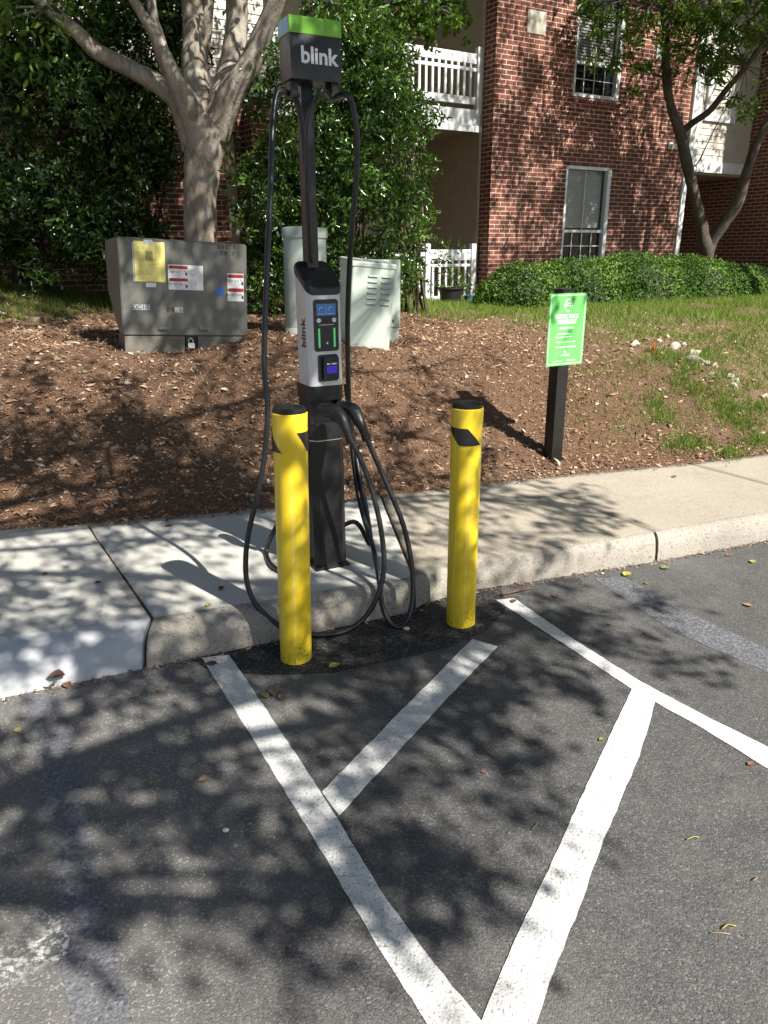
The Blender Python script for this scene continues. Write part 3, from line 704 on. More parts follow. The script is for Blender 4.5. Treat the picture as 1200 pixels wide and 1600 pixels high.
cable('right_cable', [loc(486, 420, 3.33), loc(481, 330, 3.23), loc(480, 250, 3.19), loc(483, 190, 3.18), loc(491, 160, 3.17), loc(504, 142, 3.16), cr + Vector((0, 0, .004)), loc(541, 147, 3.16), loc(552, 170, 3.17), loc(558, 215, 3.19), loc(557, 275, 3.22), loc(551, 345, 3.26), loc(546, 420, 3.34), loc(543, 520, 3.42), loc(546, 640, 3.44), loc(555, 740, 3.38), loc(566, 800, 3.28), loc(583, 855, 3.12), loc(592, 905, 3.00), loc(597, 945, 2.93), loc(608, 971, 2.89), loc(625, 980, 2.88), loc(638, 966, 2.89), loc(645, 930, 2.93), loc(643, 880, 2.96), loc(630, 820, 2.98), loc(606, 760, 3.0), loc(586, 715, 3.0), loc(572, 682, 3.0)])
cable('slack_loop', [loc(520, 560, 3.44), loc(490, 680, 3.46), loc(452, 780, 3.46), loc(428, 830, 3.38), locg(416, 862, .156), locg(428, 886, .156), locg(462, 893, .156), loc(500, 850, 3.45), loc(552, 815, 3.42), loc(578, 850, 3.25), loc(574, 805, 3.30), loc(562, 745, 3.36), loc(553, 690, 3.42), loc(540, 600, 3.46)])
def plug(a):
    bm = bmesh.new(); P, r_ = catmull(a, 4, [.027, .030, .030, .027, .021, .0185, .0165]); tube(bm, P, r_, 14)
    d = (P[-1] - P[-5]).normalized()
    for k in range(3):
        c = P[-1] + d * (-.012 + k * .009); tube(bm, [c, c + d * .005], .0195, 14)
    return bm
for a in ([(503, 640, 3.10), (514, 641, 3.07), (526, 645, 3.03), (534, 655, 3.0), (539, 666, 2.99), (543, 676, 2.99), (547, 687, 2.99)], [(530, 636, 3.12), (541, 638, 3.09), (552, 642, 3.05), (559, 652, 3.02), (564, 663, 3.0), (568, 673, 3.0), (572, 684, 3.0)]):
    o = obj('connector', plug([loc(*p) for p in a]), 'black_pl', ch, smooth=50)
    p0, p1 = loc(*a[1]), loc(*a[3]); up = Vector((0, 0, .027)); q = catmull([p0 + up, (p0 + p1) / 2 + up * 1.25, p1 + up * 1.2], 4)
    bm = bmesh.new(); tube(bm, q, .0085, 8); obj('latch', bm, 'navy', o, smooth=60)

# ------------------------------------------------------------------ green sign on post
sg = empty('parking_sign', (1.176, 4.985, .12), R(27), label='green electric vehicle parking sign on a square black post in the mulch', cat='sign')
bxo('post', (-.045, .045, -.045, .045, -.15, 1.195), 'post', sg, bev=.004)
bxo('post_cap', (-.049, .049, -.049, .049, 1.1955, 1.205), 'black_pl', sg, bev=.002)
pz0, pz1 = .722, 1.180
def splate(x0, x1, z0, z1, r, y0, y1, m, par, name):
    bm = bmesh.new(); prism(bm, rrect(x0, x1, z0, z1, r), y0, y1); bmesh.ops.recalc_face_normals(bm, faces=bm.faces[:]); return obj(name, bm, m, par)
sp = splate(-.1525, .1525, pz0, pz1, .012, -.0485, -.0460, 'signgreen', sg, 'sign_plate')
bm = bmesh.new()
out = rrect(-.1425, .1425, pz0 + .010, pz1 - .010, .008); inn = rrect(-.1385, .1385, pz0 + .014, pz1 - .014, .006)
vo_ = [bm.verts.new((x, -.0491, z)) for x, z in out]; vi = [bm.verts.new((x, -.0491, z)) for x, z in inn]
for k in range(len(out)): k2 = (k + 1) % len(out); bm.faces.new((vo_[k], vo_[k2], vi[k2], vi[k]))
obj('border', bm, 'signwhite', sp)
yF = -.0488
T = lambda s, z, size, x=0, sx=1, b=0, al='CENTER': text('lettering', s, size, 'white_txt', sp, front(x, yF, z), al, b, .0004, sx)
T('ELECTRIC VEHICLE', pz1 - .145, .036, 0, .60, .0016); T('PARKING ONLY', pz1 - .178, .036, 0, .60, .0016)
T('CHARGING IS EASY', pz1 - .218, .019, 0, .72, .0006)
T('1. Download the app or', pz1 - .254, .014, -.018, .85, .0003); T('mobile pay via the station card', pz1 - .274, .014, -.022, .78, .0003)
T('2. Connect the connector to vehicle', pz1 - .306, .014, 0, .78, .0003); T('3. Please move vehicle when fully charged', pz1 - .338, .014, 0, .72, .0003)
T('LAKESIDE', pz1 - .392, .018, 0, .9, .0004); T('www.parking.net', pz1 - .428, .013, -.06, .85, .0003); T('888-998-2546', pz1 - .428, .013, .06, .95, .0003)
bm = bmesh.new()
tube(bm, [Vector((.031 * math.cos(a) * (1 - .1 * math.sin(a)), yF - .0003, pz1 - .075 + .037 * math.sin(a))) for a in [R(-25 + 11.9 * i) for i in range(28)]], .0032, 6)
tube(bm, catmull([(-.022, yF - .0003, pz1 - .070), (-.008, yF - .0003, pz1 - .056), (.006, yF - .0003, pz1 - .066), (.022, yF - .0003, pz1 - .060)], 4), .0024, 6)
tube(bm, catmull([(-.024, yF - .0003, pz1 - .080), (0, yF - .0003, pz1 - .077), (.030, yF - .0003, pz1 - .082)], 4), .0024, 6)
for ax in (-.012, .012): tube(bm, [Vector((ax, yF - .0003, pz1 - .073)), Vector((ax + .006, yF - .0003, pz1 - .073))], .0026, 6)
obj('emblem', bm, 'white_txt', sp)
bm = bmesh.new(); prism(bm, [(-.016, pz1 - .374), (-.006, pz1 - .360), (.012, pz1 - .374)], yF - .0004, yF); obj('logo_mark', bm, 'white_txt', sp)
bm = bmesh.new()
for z in (pz1 - .017, pz0 + .017): lathe(bm, [(0.001, 0), (.004, 0), (.004, .002), (.001, .003)], 10)
bm.free()
for z in (pz1 - .020, pz0 + .020):
    bm = bmesh.new(); lathe(bm, [(0.001, .0025), (.0042, .002), (.0042, 0)], 10); bmesh.ops.transform(bm, matrix=Matrix.Translation((0, -.0485, z)) @ Matrix.Rotation(R(90), 4, 'X'), verts=bm.verts[:]); obj('screw', bm, 'wire', sp)

# ------------------------------------------------------------------ pad transformer
XW = .90; XH = .74; XD = .62
tr = empty('transformer_cabinet', (-1.43, 5.52, .905), R(27), R(3.3), label='dull grey green steel transformer box with yellow paper and warning stickers on the bank', cat='utility box')
hw = XW / 2
bm = bmesh.new()      # side profile: sloped skirt at the back
sideP = [(0, .085), (0, XH - .012), (.03, XH), (XD, XH - .02), (XD, .36), (.16, .085)]
def side_prism(bm, prof, x0, x1):
    a = [bm.verts.new((x0, y, z)) for y, z in prof]; b = [bm.verts.new((x1, y, z)) for y, z in prof]
    bm.faces.new(a[::-1]); bm.faces.new(b); n = len(prof)
    for i in range(n): bm.faces.new((a[i], a[(i + 1) % n], b[(i + 1) % n], b[i]))
side_prism(bm, sideP, -hw, hw); bmesh.ops.recalc_face_normals(bm, faces=bm.faces[:]); bmesh.ops.bevel(bm, geom=bm.edges[:], offset=.006, segments=2, affect='EDGES')
hood = obj('hood', bm, 'xf', tr, smooth=35)
bm = bmesh.new()
box(bm, -hw + .01, -.02, .006, .30, -.15, .080, bev=.004); box(bm, .075, hw - .008, .006, .30, -.15, .080, bev=.004); box(bm, -.02, .075, .06, .30, -.15, .078)
obj('sill', bm, 'xf_base', tr, smooth=40)
bm = bmesh.new(); box(bm, -.012, .068, .012, .05, -.02, .082); lathe(bm, [(0.001, 0), (.015, 0), (.015, .02), (.008, .025), (0.001, .025)], 12, cx=0)
obj('latch_box', bm, 'darkroom', tr)
for hx in (-.17, .12): bxo('pull_handle', (hx - .035, hx + .035, -.014, 0, .125, .145), 'xf', hood, bev=.004)
for hx in (-.115, -.055): 
    bm = bmesh.new(); lathe(bm, [(0.001, .006), (.008, .005), (.009, 0)], 10); bmesh.ops.transform(bm, matrix=Matrix.Translation((hx, .006, .055)) @ Matrix.Rotation(R(90), 4, 'X'), verts=bm.verts[:]); obj('bolt', bm, 'xf_base', tr)
def onfront(px, py):      # photo point to the hood's front plane (local x,z)
    Mx = mat_of(tr).inverted(); o_ = Mx @ O; d_ = (Mx.to_3x3() @ ray(px, py)); t = -o_.y / d_.y; p = o_ + d_ * t; return p.x, p.z
def sticker(name, c0, c1, m, th=.0012, y=0.0, par=hood, **k):
    x0, z1 = onfront(*c0); x1, z0 = onfront(*c1)
    return bxo(name, (x0, x1, y - th, y - .0002, z0, z1), m, par, **k), x0, x1, z0, z1
pp, x0, x1, z0, z1 = sticker('yellow_notice', (208, 376), (259, 441), 'yellow_paper', .002)
bm = bmesh.new()
W_ = x1 - x0
for k in range(26):
    zz = z1 - .035 - k * .0088; 
    if k in (3, 12, 17, 22): continue
    xa = x0 + .022; L_ = random.choice([.3, .45, .8, .6, .35]) * (W_ - .05)
    box(bm, xa, xa + L_, -.0026, -.0021, zz, zz + random.choice([.0012, .002]))
box(bm, x0 + .075, x0 + .125, -.0026, -.0021, z1 - .125, z1 - .06)
obj('printed_text', bm, 'olive_print', pp)
bxo('tape_strip', (x0 + .068, x0 + .128, -.0034, -.0027, z1 - .018, z1 + .012), 'tape', pp)
bxo('sleeve_edge', (x0 - .012, x0 - .003, -.003, -.0012, z0, z1 - .01), 'tape', pp)
sticker('paper_tab', (228, 441.5), (244, 449), 'white_st')
def warning(c0, c1, split, n):
    st, x0, x1, z0, z1 = sticker('warning_sticker', c0, c1, 'white_st'); w_ = (x1 - x0) * split; h_ = z1 - z0
    for q in range(2):
        zt = z1 - .006 - q * h_ * .5; hh = h_ * .13
        b_ = bxo('red_band', (x0 + .006, x0 + w_ - .004, -.0018, -.0013, zt - hh, zt), 'red_txt', st)
        text('lettering', 'WARNING', hh * 1.25, 'black_txt', st, front(x0 + w_ * .56, -.0019, zt - hh * .5), bold=.0003, sx=.95)
        bm = bmesh.new(); prism(bm, [(x0 + .010, zt - hh * .85), (x0 + .010 + hh * .8, zt - hh * .85), (x0 + .010 + hh * .4, zt - hh * .15)], -.0022, -.0018); obj('hazard_triangle', bm, 'black_txt', st)
        text('lettering', 'KEEP OUT' if q == 0 else 'DO NOT DIG', hh * .9, 'black_txt', st, front(x0 + w_ * .36, -.0015, zt - hh * 1.9), sx=.8)
        bm = bmesh.new()
        for k in range(4): box(bm, x0 + .008, x0 + w_ * random.uniform(.55, .7), -.0017, -.0013, zt - hh * (1.32 + .42 * k) - (hh * .5 if k else 0), zt - hh * (1.32 + .42 * k) + .0012 - (hh * .5 if k else 0))
        obj('printed_text', bm, 'grey_txt', st)
        bm = bmesh.new(); cx = x0 + w_ * .88; cz = zt - hh * 2.2
        tube(bm, [Vector((cx + .004, -.0016, cz - hh * .7)), Vector((cx + .006, -.0016, cz + hh * .2))], [hh * .32, hh * .2], 8); tube(bm, [Vector((cx - .010, -.0016, cz + hh * .9)), Vector((cx, -.0016, cz + hh * .1)), Vector((cx - .002, -.0016, cz - hh * .4))], .0015, 5)
        bmesh.ops.scale(bm, vec=(1, .12, 1), space=Matrix.Translation((0, .0016, 0)), verts=bm.verts[:]); obj('pictogram', bm, 'black_txt', st)
    if split < .9:
        bm = bmesh.new(); xs_ = x0 + w_
        for k in range(7): box(bm, xs_ + .012, xs_ + random.uniform(.05, .075), -.0017, -.0013, z0 + .012 + k * .0085, z0 + .0135 + k * .0085)
        obj('printed_text', bm, 'grey_txt', st)
        bm = bmesh.new(); tube(bm, [Vector((xs_ + .035 + .014 * math.cos(a), -.0016, z1 - .048 + .016 * math.sin(a))) for a in [R(20 * i) for i in range(17)]], .0011, 5)
        tube(bm, [Vector((xs_ + .02 + .005 * i, -.0016, z1 - .07 + .004 * (i % 2))) for i in range(10)], .0011, 5); obj('line_drawing', bm, 'red_txt', st)
warning((262, 413), (318, 454), .56, 2)
warning((355, 427), (381, 471), 1.0, 2)
cx, cz = onfront(343.5, 455)
bm = bmesh.new(); lathe(bm, [(0.001, .0014), (.031, .0014), (.031, .0002)], 32); bmesh.ops.transform(bm, matrix=Matrix.Translation((cx, 0, cz)) @ Matrix.Rotation(R(90), 4, 'X'), verts=bm.verts[:]); obj('round_sticker', bm, 'blue_st', hood)
for s_, px, py, sz, bk in (('DC10', 221, 480, .042, 'white_st'), ('DB.6', 273, 484, .040, 'vent'), ('G00.4', 354, 386.5, .040, None), ('DB.7', 355.5, 396.5, .040, None)):
    x_, z_ = onfront(px, py)
    if bk:
        for i in range(4):
            xa = x_ - .056 + i * .028
            if s_ == 'DC10' or i in (2, 3): bxo('letter_tile', (xa + .001, xa + .027, -.0010, -.0002, z_ - .018, z_ + .018), bk, hood)
    for i, chh in enumerate(s_):
        text('lettering', chh, sz, 'black_txt', hood, front(x_ - .014 * len(s_) + .014 + i * .028, -.0016, z_), bold=.0006, ext=.0004, sx=.85)
# padlock
px_, pz_ = onfront(298, 538)
P0 = mat_of(tr) @ Vector((px_, -.012, pz_))
pk = empty('padlock', P0, R(27), label='small shiny padlock hanging at the bottom latch of the grey green transformer box', cat='padlock')
bm = bmesh.new(); prism(bm, rrect(-.024, .024, -.026, .012, .009), -.011, .011); bmesh.ops.recalc_face_normals(bm, faces=bm.faces[:]); obj('lock_body', bm, 'lock', pk, smooth=35)
bm = bmesh.new(); tube(bm, catmull([(-.015, 0, .010), (-.015, 0, .030), (0, 0, .046), (.015, 0, .030), (.015, 0, .010)], 5), .004, 8); obj('shackle', bm, 'steel', pk, smooth=60)
# ------------------------------------------------------------------ telecom pedestals
pd = empty('round_pedestal', (-.615, 6.02, .82), 0, R(1.5), label='pale green round utility pedestal partly hidden behind the charger mast', cat='utility box', group='pale green utility boxes')
bm = bmesh.new()
def oval(bm, prof, sx, sy):
    k0 = len(bm.verts); lathe(bm, prof, 40); bm.verts.ensure_lookup_table()
    for v in bm.verts[k0:]: v.co.x *= sx; v.co.y *= sy
oval(bm, [(.170, -.2), (.170, .175), (.166, .180)], 1, .8); obj('pedestal_base', bm, 'util', pd, smooth=40)
bm = bmesh.new(); oval(bm, [(.164, .18), (.164, .86)], 1, .8); obj('cover', bm, 'util', pd, smooth=40)
bm = bmesh.new(); oval(bm, [(.174, .845), (.176, .90), (.165, .915), (.08, .925), (0.001, .927)], 1, .8); obj('lid', bm, 'util', pd, smooth=40)
for a_, z_ in ((-138, .14), (-62, .36), (-62, .17)):
    bm = bmesh.new(); lathe(bm, [(0.001, .010), (.014, .008), (.016, 0)], 12); a = R(a_)
    bmesh.ops.transform(bm, matrix=Matrix.Translation((.170 * math.cos(a), .170 * .8 * math.sin(a), z_)) @ Matrix.Rotation(a + R(90), 4, 'Z') @ Matrix.Rotation(R(90), 4, 'X'), verts=bm.verts[:]); obj('bolt', bm, 'black_pl', pd)
bx = empty('louvred_pedestal', (-.115, 5.80, .77), R(24), R(5.0), label='pale green box pedestal with two columns of louvres, leaning right of the charger cabinet', cat='utility box', group='pale green utility boxes')
bw, bd_, bh = .175, .26, .70
bm = bmesh.new(); box(bm, -bw, bw, 0, bd_, -.25, bh, bev=.018, seg=3); body = obj('cabinet_body', bm, 'util', bx, smooth=40)
bm = bmesh.new(); box(bm, -bw - .007, bw + .007, -.007, bd_ + .007, bh - .025, bh + .018, bev=.014, seg=3)
for v in bm.verts:
    if v.co.z > bh: v.co.z += .03 * (v.co.y / bd_)
obj('lid', bm, 'util', bx, smooth=40)
for col_ in (0, 1):
    for k in range(6):
        x0 = -.045 + col_ * .112; z_ = bh - .085 - k * .040
        bm = bmesh.new(); a = [bm.verts.new(p) for p in ((x0, -.0005, z_ + .012), (x0 + .075, -.0005, z_ + .012), (x0 + .075, -.011, z_), (x0, -.011, z_), (x0, -.0005, z_), (x0 + .075, -.0005, z_))]
        bm.faces.new((a[0], a[3], a[2], a[1])); bm.faces.new((a[0], a[4], a[3])); bm.faces.new((a[1], a[2], a[5])); bm.faces.new((a[3], a[4], a[5], a[2])); obj('louvre', bm, 'util', body)
        bxo('slot_shade', (x0, x0 + .075, -.0022, .001, z_ - .005, z_ - .0008), 'util_dk', body)  # darker strip below the louvre, its shadow put in as colour
bxo('latch_plate', (-.02, .012, -.003, 0, .03, .042), 'black_pl', body)
rb_ = empty('square_pedestal', (.035, 6.35, .84), R(24), 0, label='plain pale green pedestal half hidden behind the louvred one', cat='utility box', group='pale green utility boxes')
bxo('cabinet_body', (-.11, .125, 0, .24, .12, .66), 'util', rb_, bev=.012); bxo('pedestal_base', (-.10, .115, .010, .23, -.2, .119), 'util', rb_, bev=.006)
bxo('latch_plate', (.05, .062, -.004, 0, .16, .185), 'black_pl', rb_)

# ------------------------------------------------------------------ building (local x along facade, y into the building)
BZ = .70
bd = empty('apartment_building', (1.75, 12.95, BZ), R(30), label='red brick apartment building with white balcony, beige siding bay and sash windows', cat='building')
Z = lambda z: z - BZ
HT = Z(8.6)
def wall_holes(bm, a0, a1, z0, z1, holes, y=0.0, depth=.11, th=.25):
    xs = sorted({a0, a1, *[h[0] for h in holes], *[h[1] for h in holes]}); zs = sorted({z0, z1, *[h[2] for h in holes], *[h[3] for h in holes]})
    for i in range(len(xs) - 1):
        for j in range(len(zs) - 1):
            cx = (xs[i] + xs[i + 1]) / 2; cz = (zs[j] + zs[j + 1]) / 2
            if any(h[0] < cx < h[1] and h[2] < cz < h[3] for h in holes): continue
            bm.faces.new([bm.verts.new(p) for p in ((xs[i], y, zs[j]), (xs[i + 1], y, zs[j]), (xs[i + 1], y, zs[j + 1]), (xs[i], y, zs[j + 1]))])
    for h in holes:
        c = [(h[0], h[2]), (h[1], h[2]), (h[1], h[3]), (h[0], h[3])]
        for k in range(4):
            p, q = c[k], c[(k + 1) % 4]
            bm.faces.new([bm.verts.new(v) for v in ((p[0], y, p[1]), (p[0], y + depth, p[1]), (q[0], y + depth, q[1]), (q[0], y, q[1]))]).material_index = 1 if k in (1, 3) else 0
w2 = (1.60, 2.67, Z(1.36), Z(2.94)); w1 = (1.62, 2.68, Z(3.98), Z(5.56))
bm = bmesh.new(); wall_holes(bm, 0, 4.50, Z(.3), HT, [w1, w2])
bm.faces.new([bm.verts.new(p) for p in ((0, .30, Z(.3)), (0, 0, Z(.3)), (0, 0, HT), (0, .30, HT))]).material_index = 1
bm.faces.new([bm.verts.new(p) for p in ((4.50, 0, Z(.3)), (4.50, 1.7, Z(.3)), (4.50, 1.7, HT), (4.50, 0, HT))]).material_index = 1
bmesh.ops.remove_doubles(bm, verts=bm.verts[:], dist=.0001)
obj('brick_wall', bm, ['brick', 'brick_side'], bd)
bm = bmesh.new(); wall_holes(bm, -12, -3.62, Z(.3), Z(3.62), [(-4.27, -4.10, Z(1.05), Z(3.1))], y=.40)
bm.faces.new([bm.verts.new(p) for p in ((-3.62, .40, Z(.3)), (-3.62, 2.4, Z(.3)), (-3.62, 2.4, Z(3.62)), (-3.62, .40, Z(3.62)))]).material_index = 1
bm.faces.new([bm.verts.new(p) for p in ((-3.98, .12, Z(.3)), (-3.66, .12, Z(.3)), (-3.66, .12, Z(3.4)), (-3.98, .12, Z(3.4)))])
bm.faces.new([bm.verts.new(p) for p in ((-3.98, .40, Z(.3)), (-3.98, .12, Z(.3)), (-3.98, .12, Z(3.4)), (-3.98, .40, Z(3.4)))]).material_index = 1
bm.faces.new([bm.verts.new(p) for p in ((-3.66, .12, Z(.3)), (-3.66, .40, Z(.3)), (-3.66, .40, Z(3.4)), (-3.66, .12, Z(3.4)))]).material_index = 1
obj('brick_wall', bm, ['brick', 'brick_side'], bd)
bm = bmesh.new()      # projecting wing on the right, its flank towards us
bm.faces.new([bm.verts.new(p) for p in ((6.34, 1.7, Z(.3)), (6.34, -2.6, Z(.3)), (6.34, -2.6, HT), (6.34, 1.7, HT))]).material_index = 1
bm.faces.new([bm.verts.new(p) for p in ((6.34, -2.6, Z(.3)), (11, -2.6, Z(.3)), (11, -2.6, HT), (6.34, -2.6, HT))])
obj('brick_wall', bm, ['brick', 'brick_side'], bd)
def siding(name, u0, u1, z0, z1, place, m, par=bd, step=.112, lap=.013):
    bm = bmesh.new(); z = z0
    while z < z1 - 1e-4:
        zt = min(z + step, z1)
        q = [place(u0, -lap, z), place(u1, -lap, z), place(u1, -.002, zt), place(u0, -.002, zt)]; bm.faces.new([bm.verts.new(p) for p in q])
        q = [place(u0, 0, z), place(u1, 0, z), place(u1, -lap, z), place(u0, -lap, z)]; bm.faces.new([bm.verts.new(p) for p in q]); z = zt
    return obj(name, bm, m, par)
# left recess below the balcony
bxo('corner_trim', (-.045, -.0005, .285, .330, Z(.5), HT), 'siding_dk', bd)
siding('porch_siding', .32, 2.34, Z(.6), Z(3.42), lambda u, o, z: (-.002 + o, u, z), 'siding_dk')
siding('porch_siding', -3.62, 0, Z(.6), Z(3.42), lambda u, o, z: (u, 2.34 + o, z), 'siding_dk')
bxo('door_frame', (-1.35, -1.22, 2.27, 2.32, Z(.7), Z(2.85)), 'trimw', bd)
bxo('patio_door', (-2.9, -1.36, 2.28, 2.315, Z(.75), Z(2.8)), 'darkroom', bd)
siding('balcony_siding', .32, 2.34, Z(3.7), HT, lambda u, o, z: (-.002 + o, u, z), 'siding_dk')
siding('balcony_siding', -3.62, 0, Z(3.7), HT, lambda u, o, z: (u, 2.34 + o, z), 'siding_dk')
bxo('patio_slab', (-3.61, 0, .2, 2.3, Z(.3), Z(.80)), 'conc_old', bd)
# balcony
bal = bxo('balcony', [(-3.61, -.003, .36, 2.335, Z(3.40), Z(3.66))], 'soffit', bd)
bxo('fascia_board', [(-3.60, -.02, .285, .355, Z(3.40), Z(3.68)), (-3.61, -.012, .265, .284, Z(3.36), Z(3.45))], 'vinyl', bal, bev=.003)
def railing(par, a0, a1, y, zb, zb2, zm0, zm1, zt0, zt1, zpost, posts, pitch=.118, name='railing'):
    r_ = bxo('top_board', (a0, a1, y - .02, y + .02, zt0, zt1), 'vinyl', par, bev=.003)
    bxo('bottom_board', (a0, a1, y - .02, y + .02, zb, zb2), 'vinyl', par, bev=.003)
    bxo('mid_rail', (a0, a1, y - .022, y + .022, zm0, zm1), 'vinyl', par, bev=.003)
    n_ = int((a1 - a0) / pitch)
    for i in range(n_):
        x = a1 - .10 - i * pitch
        bxo('baluster', (x - .018, x + .018, y - .016, y + .016, zb2, zm0), 'vinyl', par); 
        bxo('baluster', (x - .017, x + .017, y - .015, y + .015, zm1, zt0), 'vinyl', par) if i % 1 == 0 else None
    for x in posts: bxo('post', (x - .045, x + .045, y - .047, y + .047, zb - .12, zpost), 'vinyl', par, bev=.006)
railing(bal, -3.58, -.13, .33, Z(3.755), Z(3.86), Z(4.215), Z(4.262), Z(4.318), Z(4.455), Z(4.55), (-.075, -1.45, -2.5, -3.54))
# siding bay on the right
BA0, BA1 = 4.66, 6.30
siding('siding_wall', BA0 + .10, BA1, Z(3.16), HT, lambda u, o, z: (u, -.02 + o, z), 'siding')
bxo('bay_fascia', (BA0 + .10, BA1, -.045, .02, Z(2.97), Z(3.16)), 'trimw', bd, bev=.003)
bxo('corner_board', (BA0 - .13, BA0 + .10, -.05, .03, Z(2.97), HT), 'trimw', bd, bev=.004)
bxo('porch_soffit', (4.52, 6.32, -.0, 1.65, Z(2.93), Z(2.97)), 'soffit', bd)
bxo('downpipe', (4.50, 4.615, -.045, .02, Z(.5), Z(2.965)), 'trimw', bd, bev=.008)
siding('porch_siding', 4.52, 6.33, Z(.6), Z(2.93), lambda u, o, z: (u, 1.66 + o, z), 'siding_dk', step=.135)
bxo('meter_panel', (4.9, 5.35, 1.56, 1.64, Z(1.75), Z(2.25)), 'siding_dk', bd)
def window(a0, a1, z0, z1, y, nx_, split, par=bd, blind=None, fw=.045):
    f = bmesh.new()
    for d in ((a0, a0 + fw, z0, z1), (a1 - fw * 1.9, a1, z0, z1), (a0, a1, z1 - fw * 1.1, z1), (a0, a1, z0, z0 + fw * 1.3)): box(f, d[0], d[1], y - .03, y + .07, d[2] + random.uniform(0, .001), d[3] + random.uniform(0, .001), bev=.003)
    fr = obj('window', f, 'trimw', par, smooth=40)
    zs = z0 + (z1 - z0) * split; xi0, xi1 = a0 + fw, a1 - fw * 1.9
    bxo('meeting_rail', (xi0, xi1, y, y + .04, zs - .022, zs + .022), 'trimw', fr, bev=.003)
    bm = bmesh.new(); 
    for i in range(1, nx_): x = xi0 + (xi1 - xi0) * i / nx_; box(bm, x - .006, x + .006, y + .022, y + .034, z0 + fw * 1.3, zs - .022)
    zc = (z0 + fw + zs) / 2; box(bm, xi0, xi1, y + .0235, y + .0325, zc - .006, zc + .006)
    x = xi0 + (xi1 - xi0) / 2; box(bm, x - .006, x + .006, y + .032, y + .044, zs + .022, z1 - fw)
    obj('muntins', bm, 'trimw', fr)
    bxo('pane', (xi0, xi1, y + .046, y + .050, z0 + fw, z1 - fw), 'glass', fr)
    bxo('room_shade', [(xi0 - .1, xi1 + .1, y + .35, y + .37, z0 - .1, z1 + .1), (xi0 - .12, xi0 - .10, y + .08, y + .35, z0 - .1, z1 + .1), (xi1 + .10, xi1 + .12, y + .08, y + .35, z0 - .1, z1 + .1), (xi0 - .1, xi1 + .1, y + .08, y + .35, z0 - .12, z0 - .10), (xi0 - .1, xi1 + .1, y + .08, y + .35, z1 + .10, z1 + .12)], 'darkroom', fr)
    if blind:
        bm = bmesh.new(); zb0, zb1, st = blind; z = zb0
        while z < zb1:
            bm.faces.new([bm.verts.new(p) for p in ((xi0 + .01, y + .085, z), (xi1 - .01, y + .085, z), (xi1 - .01, y + .100, z + st * .93), (xi0 + .01, y + .100, z + st * .93))]); z += st
        obj('blind', bm, 'blind', fr)
    return fr
window(*w2, .035, 4, .34, blind=(w2[2] + .60, w2[3] - .05, .03)); window(*w1, .035, 4, .32, blind=(w1[2] + .50, w1[3] - .05, .045))
bxo('pane_sill', (w1[0] - .03, w1[1] + .03, -.035, .0, w1[2] - .085, w1[2] - .005), 'brick', bd, bev=.004)
fr = window(BA0 + .28, BA0 + .98, Z(3.90), Z(5.3), -.045, 3, .36)
bxo('window_trim', [(BA0 + .20, BA0 + .279, -.075, -.03, Z(3.84), Z(5.3)), (BA0 + .981, BA0 + 1.06, -.075, -.03, Z(3.84), Z(5.3)), (BA0 + .281, BA0 + .979, -.072, -.03, Z(3.84), Z(3.899))], 'trimw', fr, bev=.003)
bxo('window', (-4.27, -4.10, .45, .50, Z(1.05), Z(3.1)), 'siding_dk', bd)
bxo('vent_plate', (.58, .95, -.012, 0.0, Z(4.76), Z(5.07)), 'vent', bd, bev=.003)
bxo('vent_plate', (3.47, 3.60, -.02, 0.0, Z(4.70), Z(4.95)), 'trimw', bd, bev=.003)
bm = bmesh.new(); box(bm, 4.02, 4.14, -.02, 0, Z(3.32), Z(3.43), bev=.004); box(bm, 4.04, 4.12, -.09, -.02, Z(3.335), Z(3.40), bev=.01); obj('wall_light', bm, 'trimw', bd, smooth=40)
# left upper storey
siding('siding_wall', -4.43, -3.62, Z(3.64), HT, lambda u, o, z: (u, .36 + o, z), 'siding')
siding('siding_wall', -12, -4.55, Z(3.64), HT, lambda u, o, z: (u, .36 + o, z), 'siding')
bxo('corner_board', (-4.55, -4.43, .30, .36, Z(3.62), HT), 'trimw', bd, bev=.004)
bxo('overhang_fascia', (-12, -3.62, .31, .42, Z(3.56), Z(3.64)), 'trimw', bd)
siding('siding_wall', .42, 2.34, Z(3.64), HT, lambda u, o, z: (-3.615 - o, u, z), 'siding')
bxo('roof', (-12.5, 11.5, -3.2, 9, HT, HT + .25), 'soffit', bd)
# patio fence
fe = empty('patio_fence', (1.75 - .0, 12.95, BZ), R(30), label='low white picket railing around the patio beside the brick corner', cat='fence')
railing(fe, -1.0, -.16, .28, Z(.80), Z(.87), Z(1.33), Z(1.375), Z(1.43), Z(1.60), Z(1.69), (-.115, -1.03), .13)
railing(fe, -3.55, -1.08, .28, Z(.80), Z(.87), Z(1.42), Z(1.46), Z(1.50), Z(1.56), Z(1.62), (-2.4, -3.50), .11)

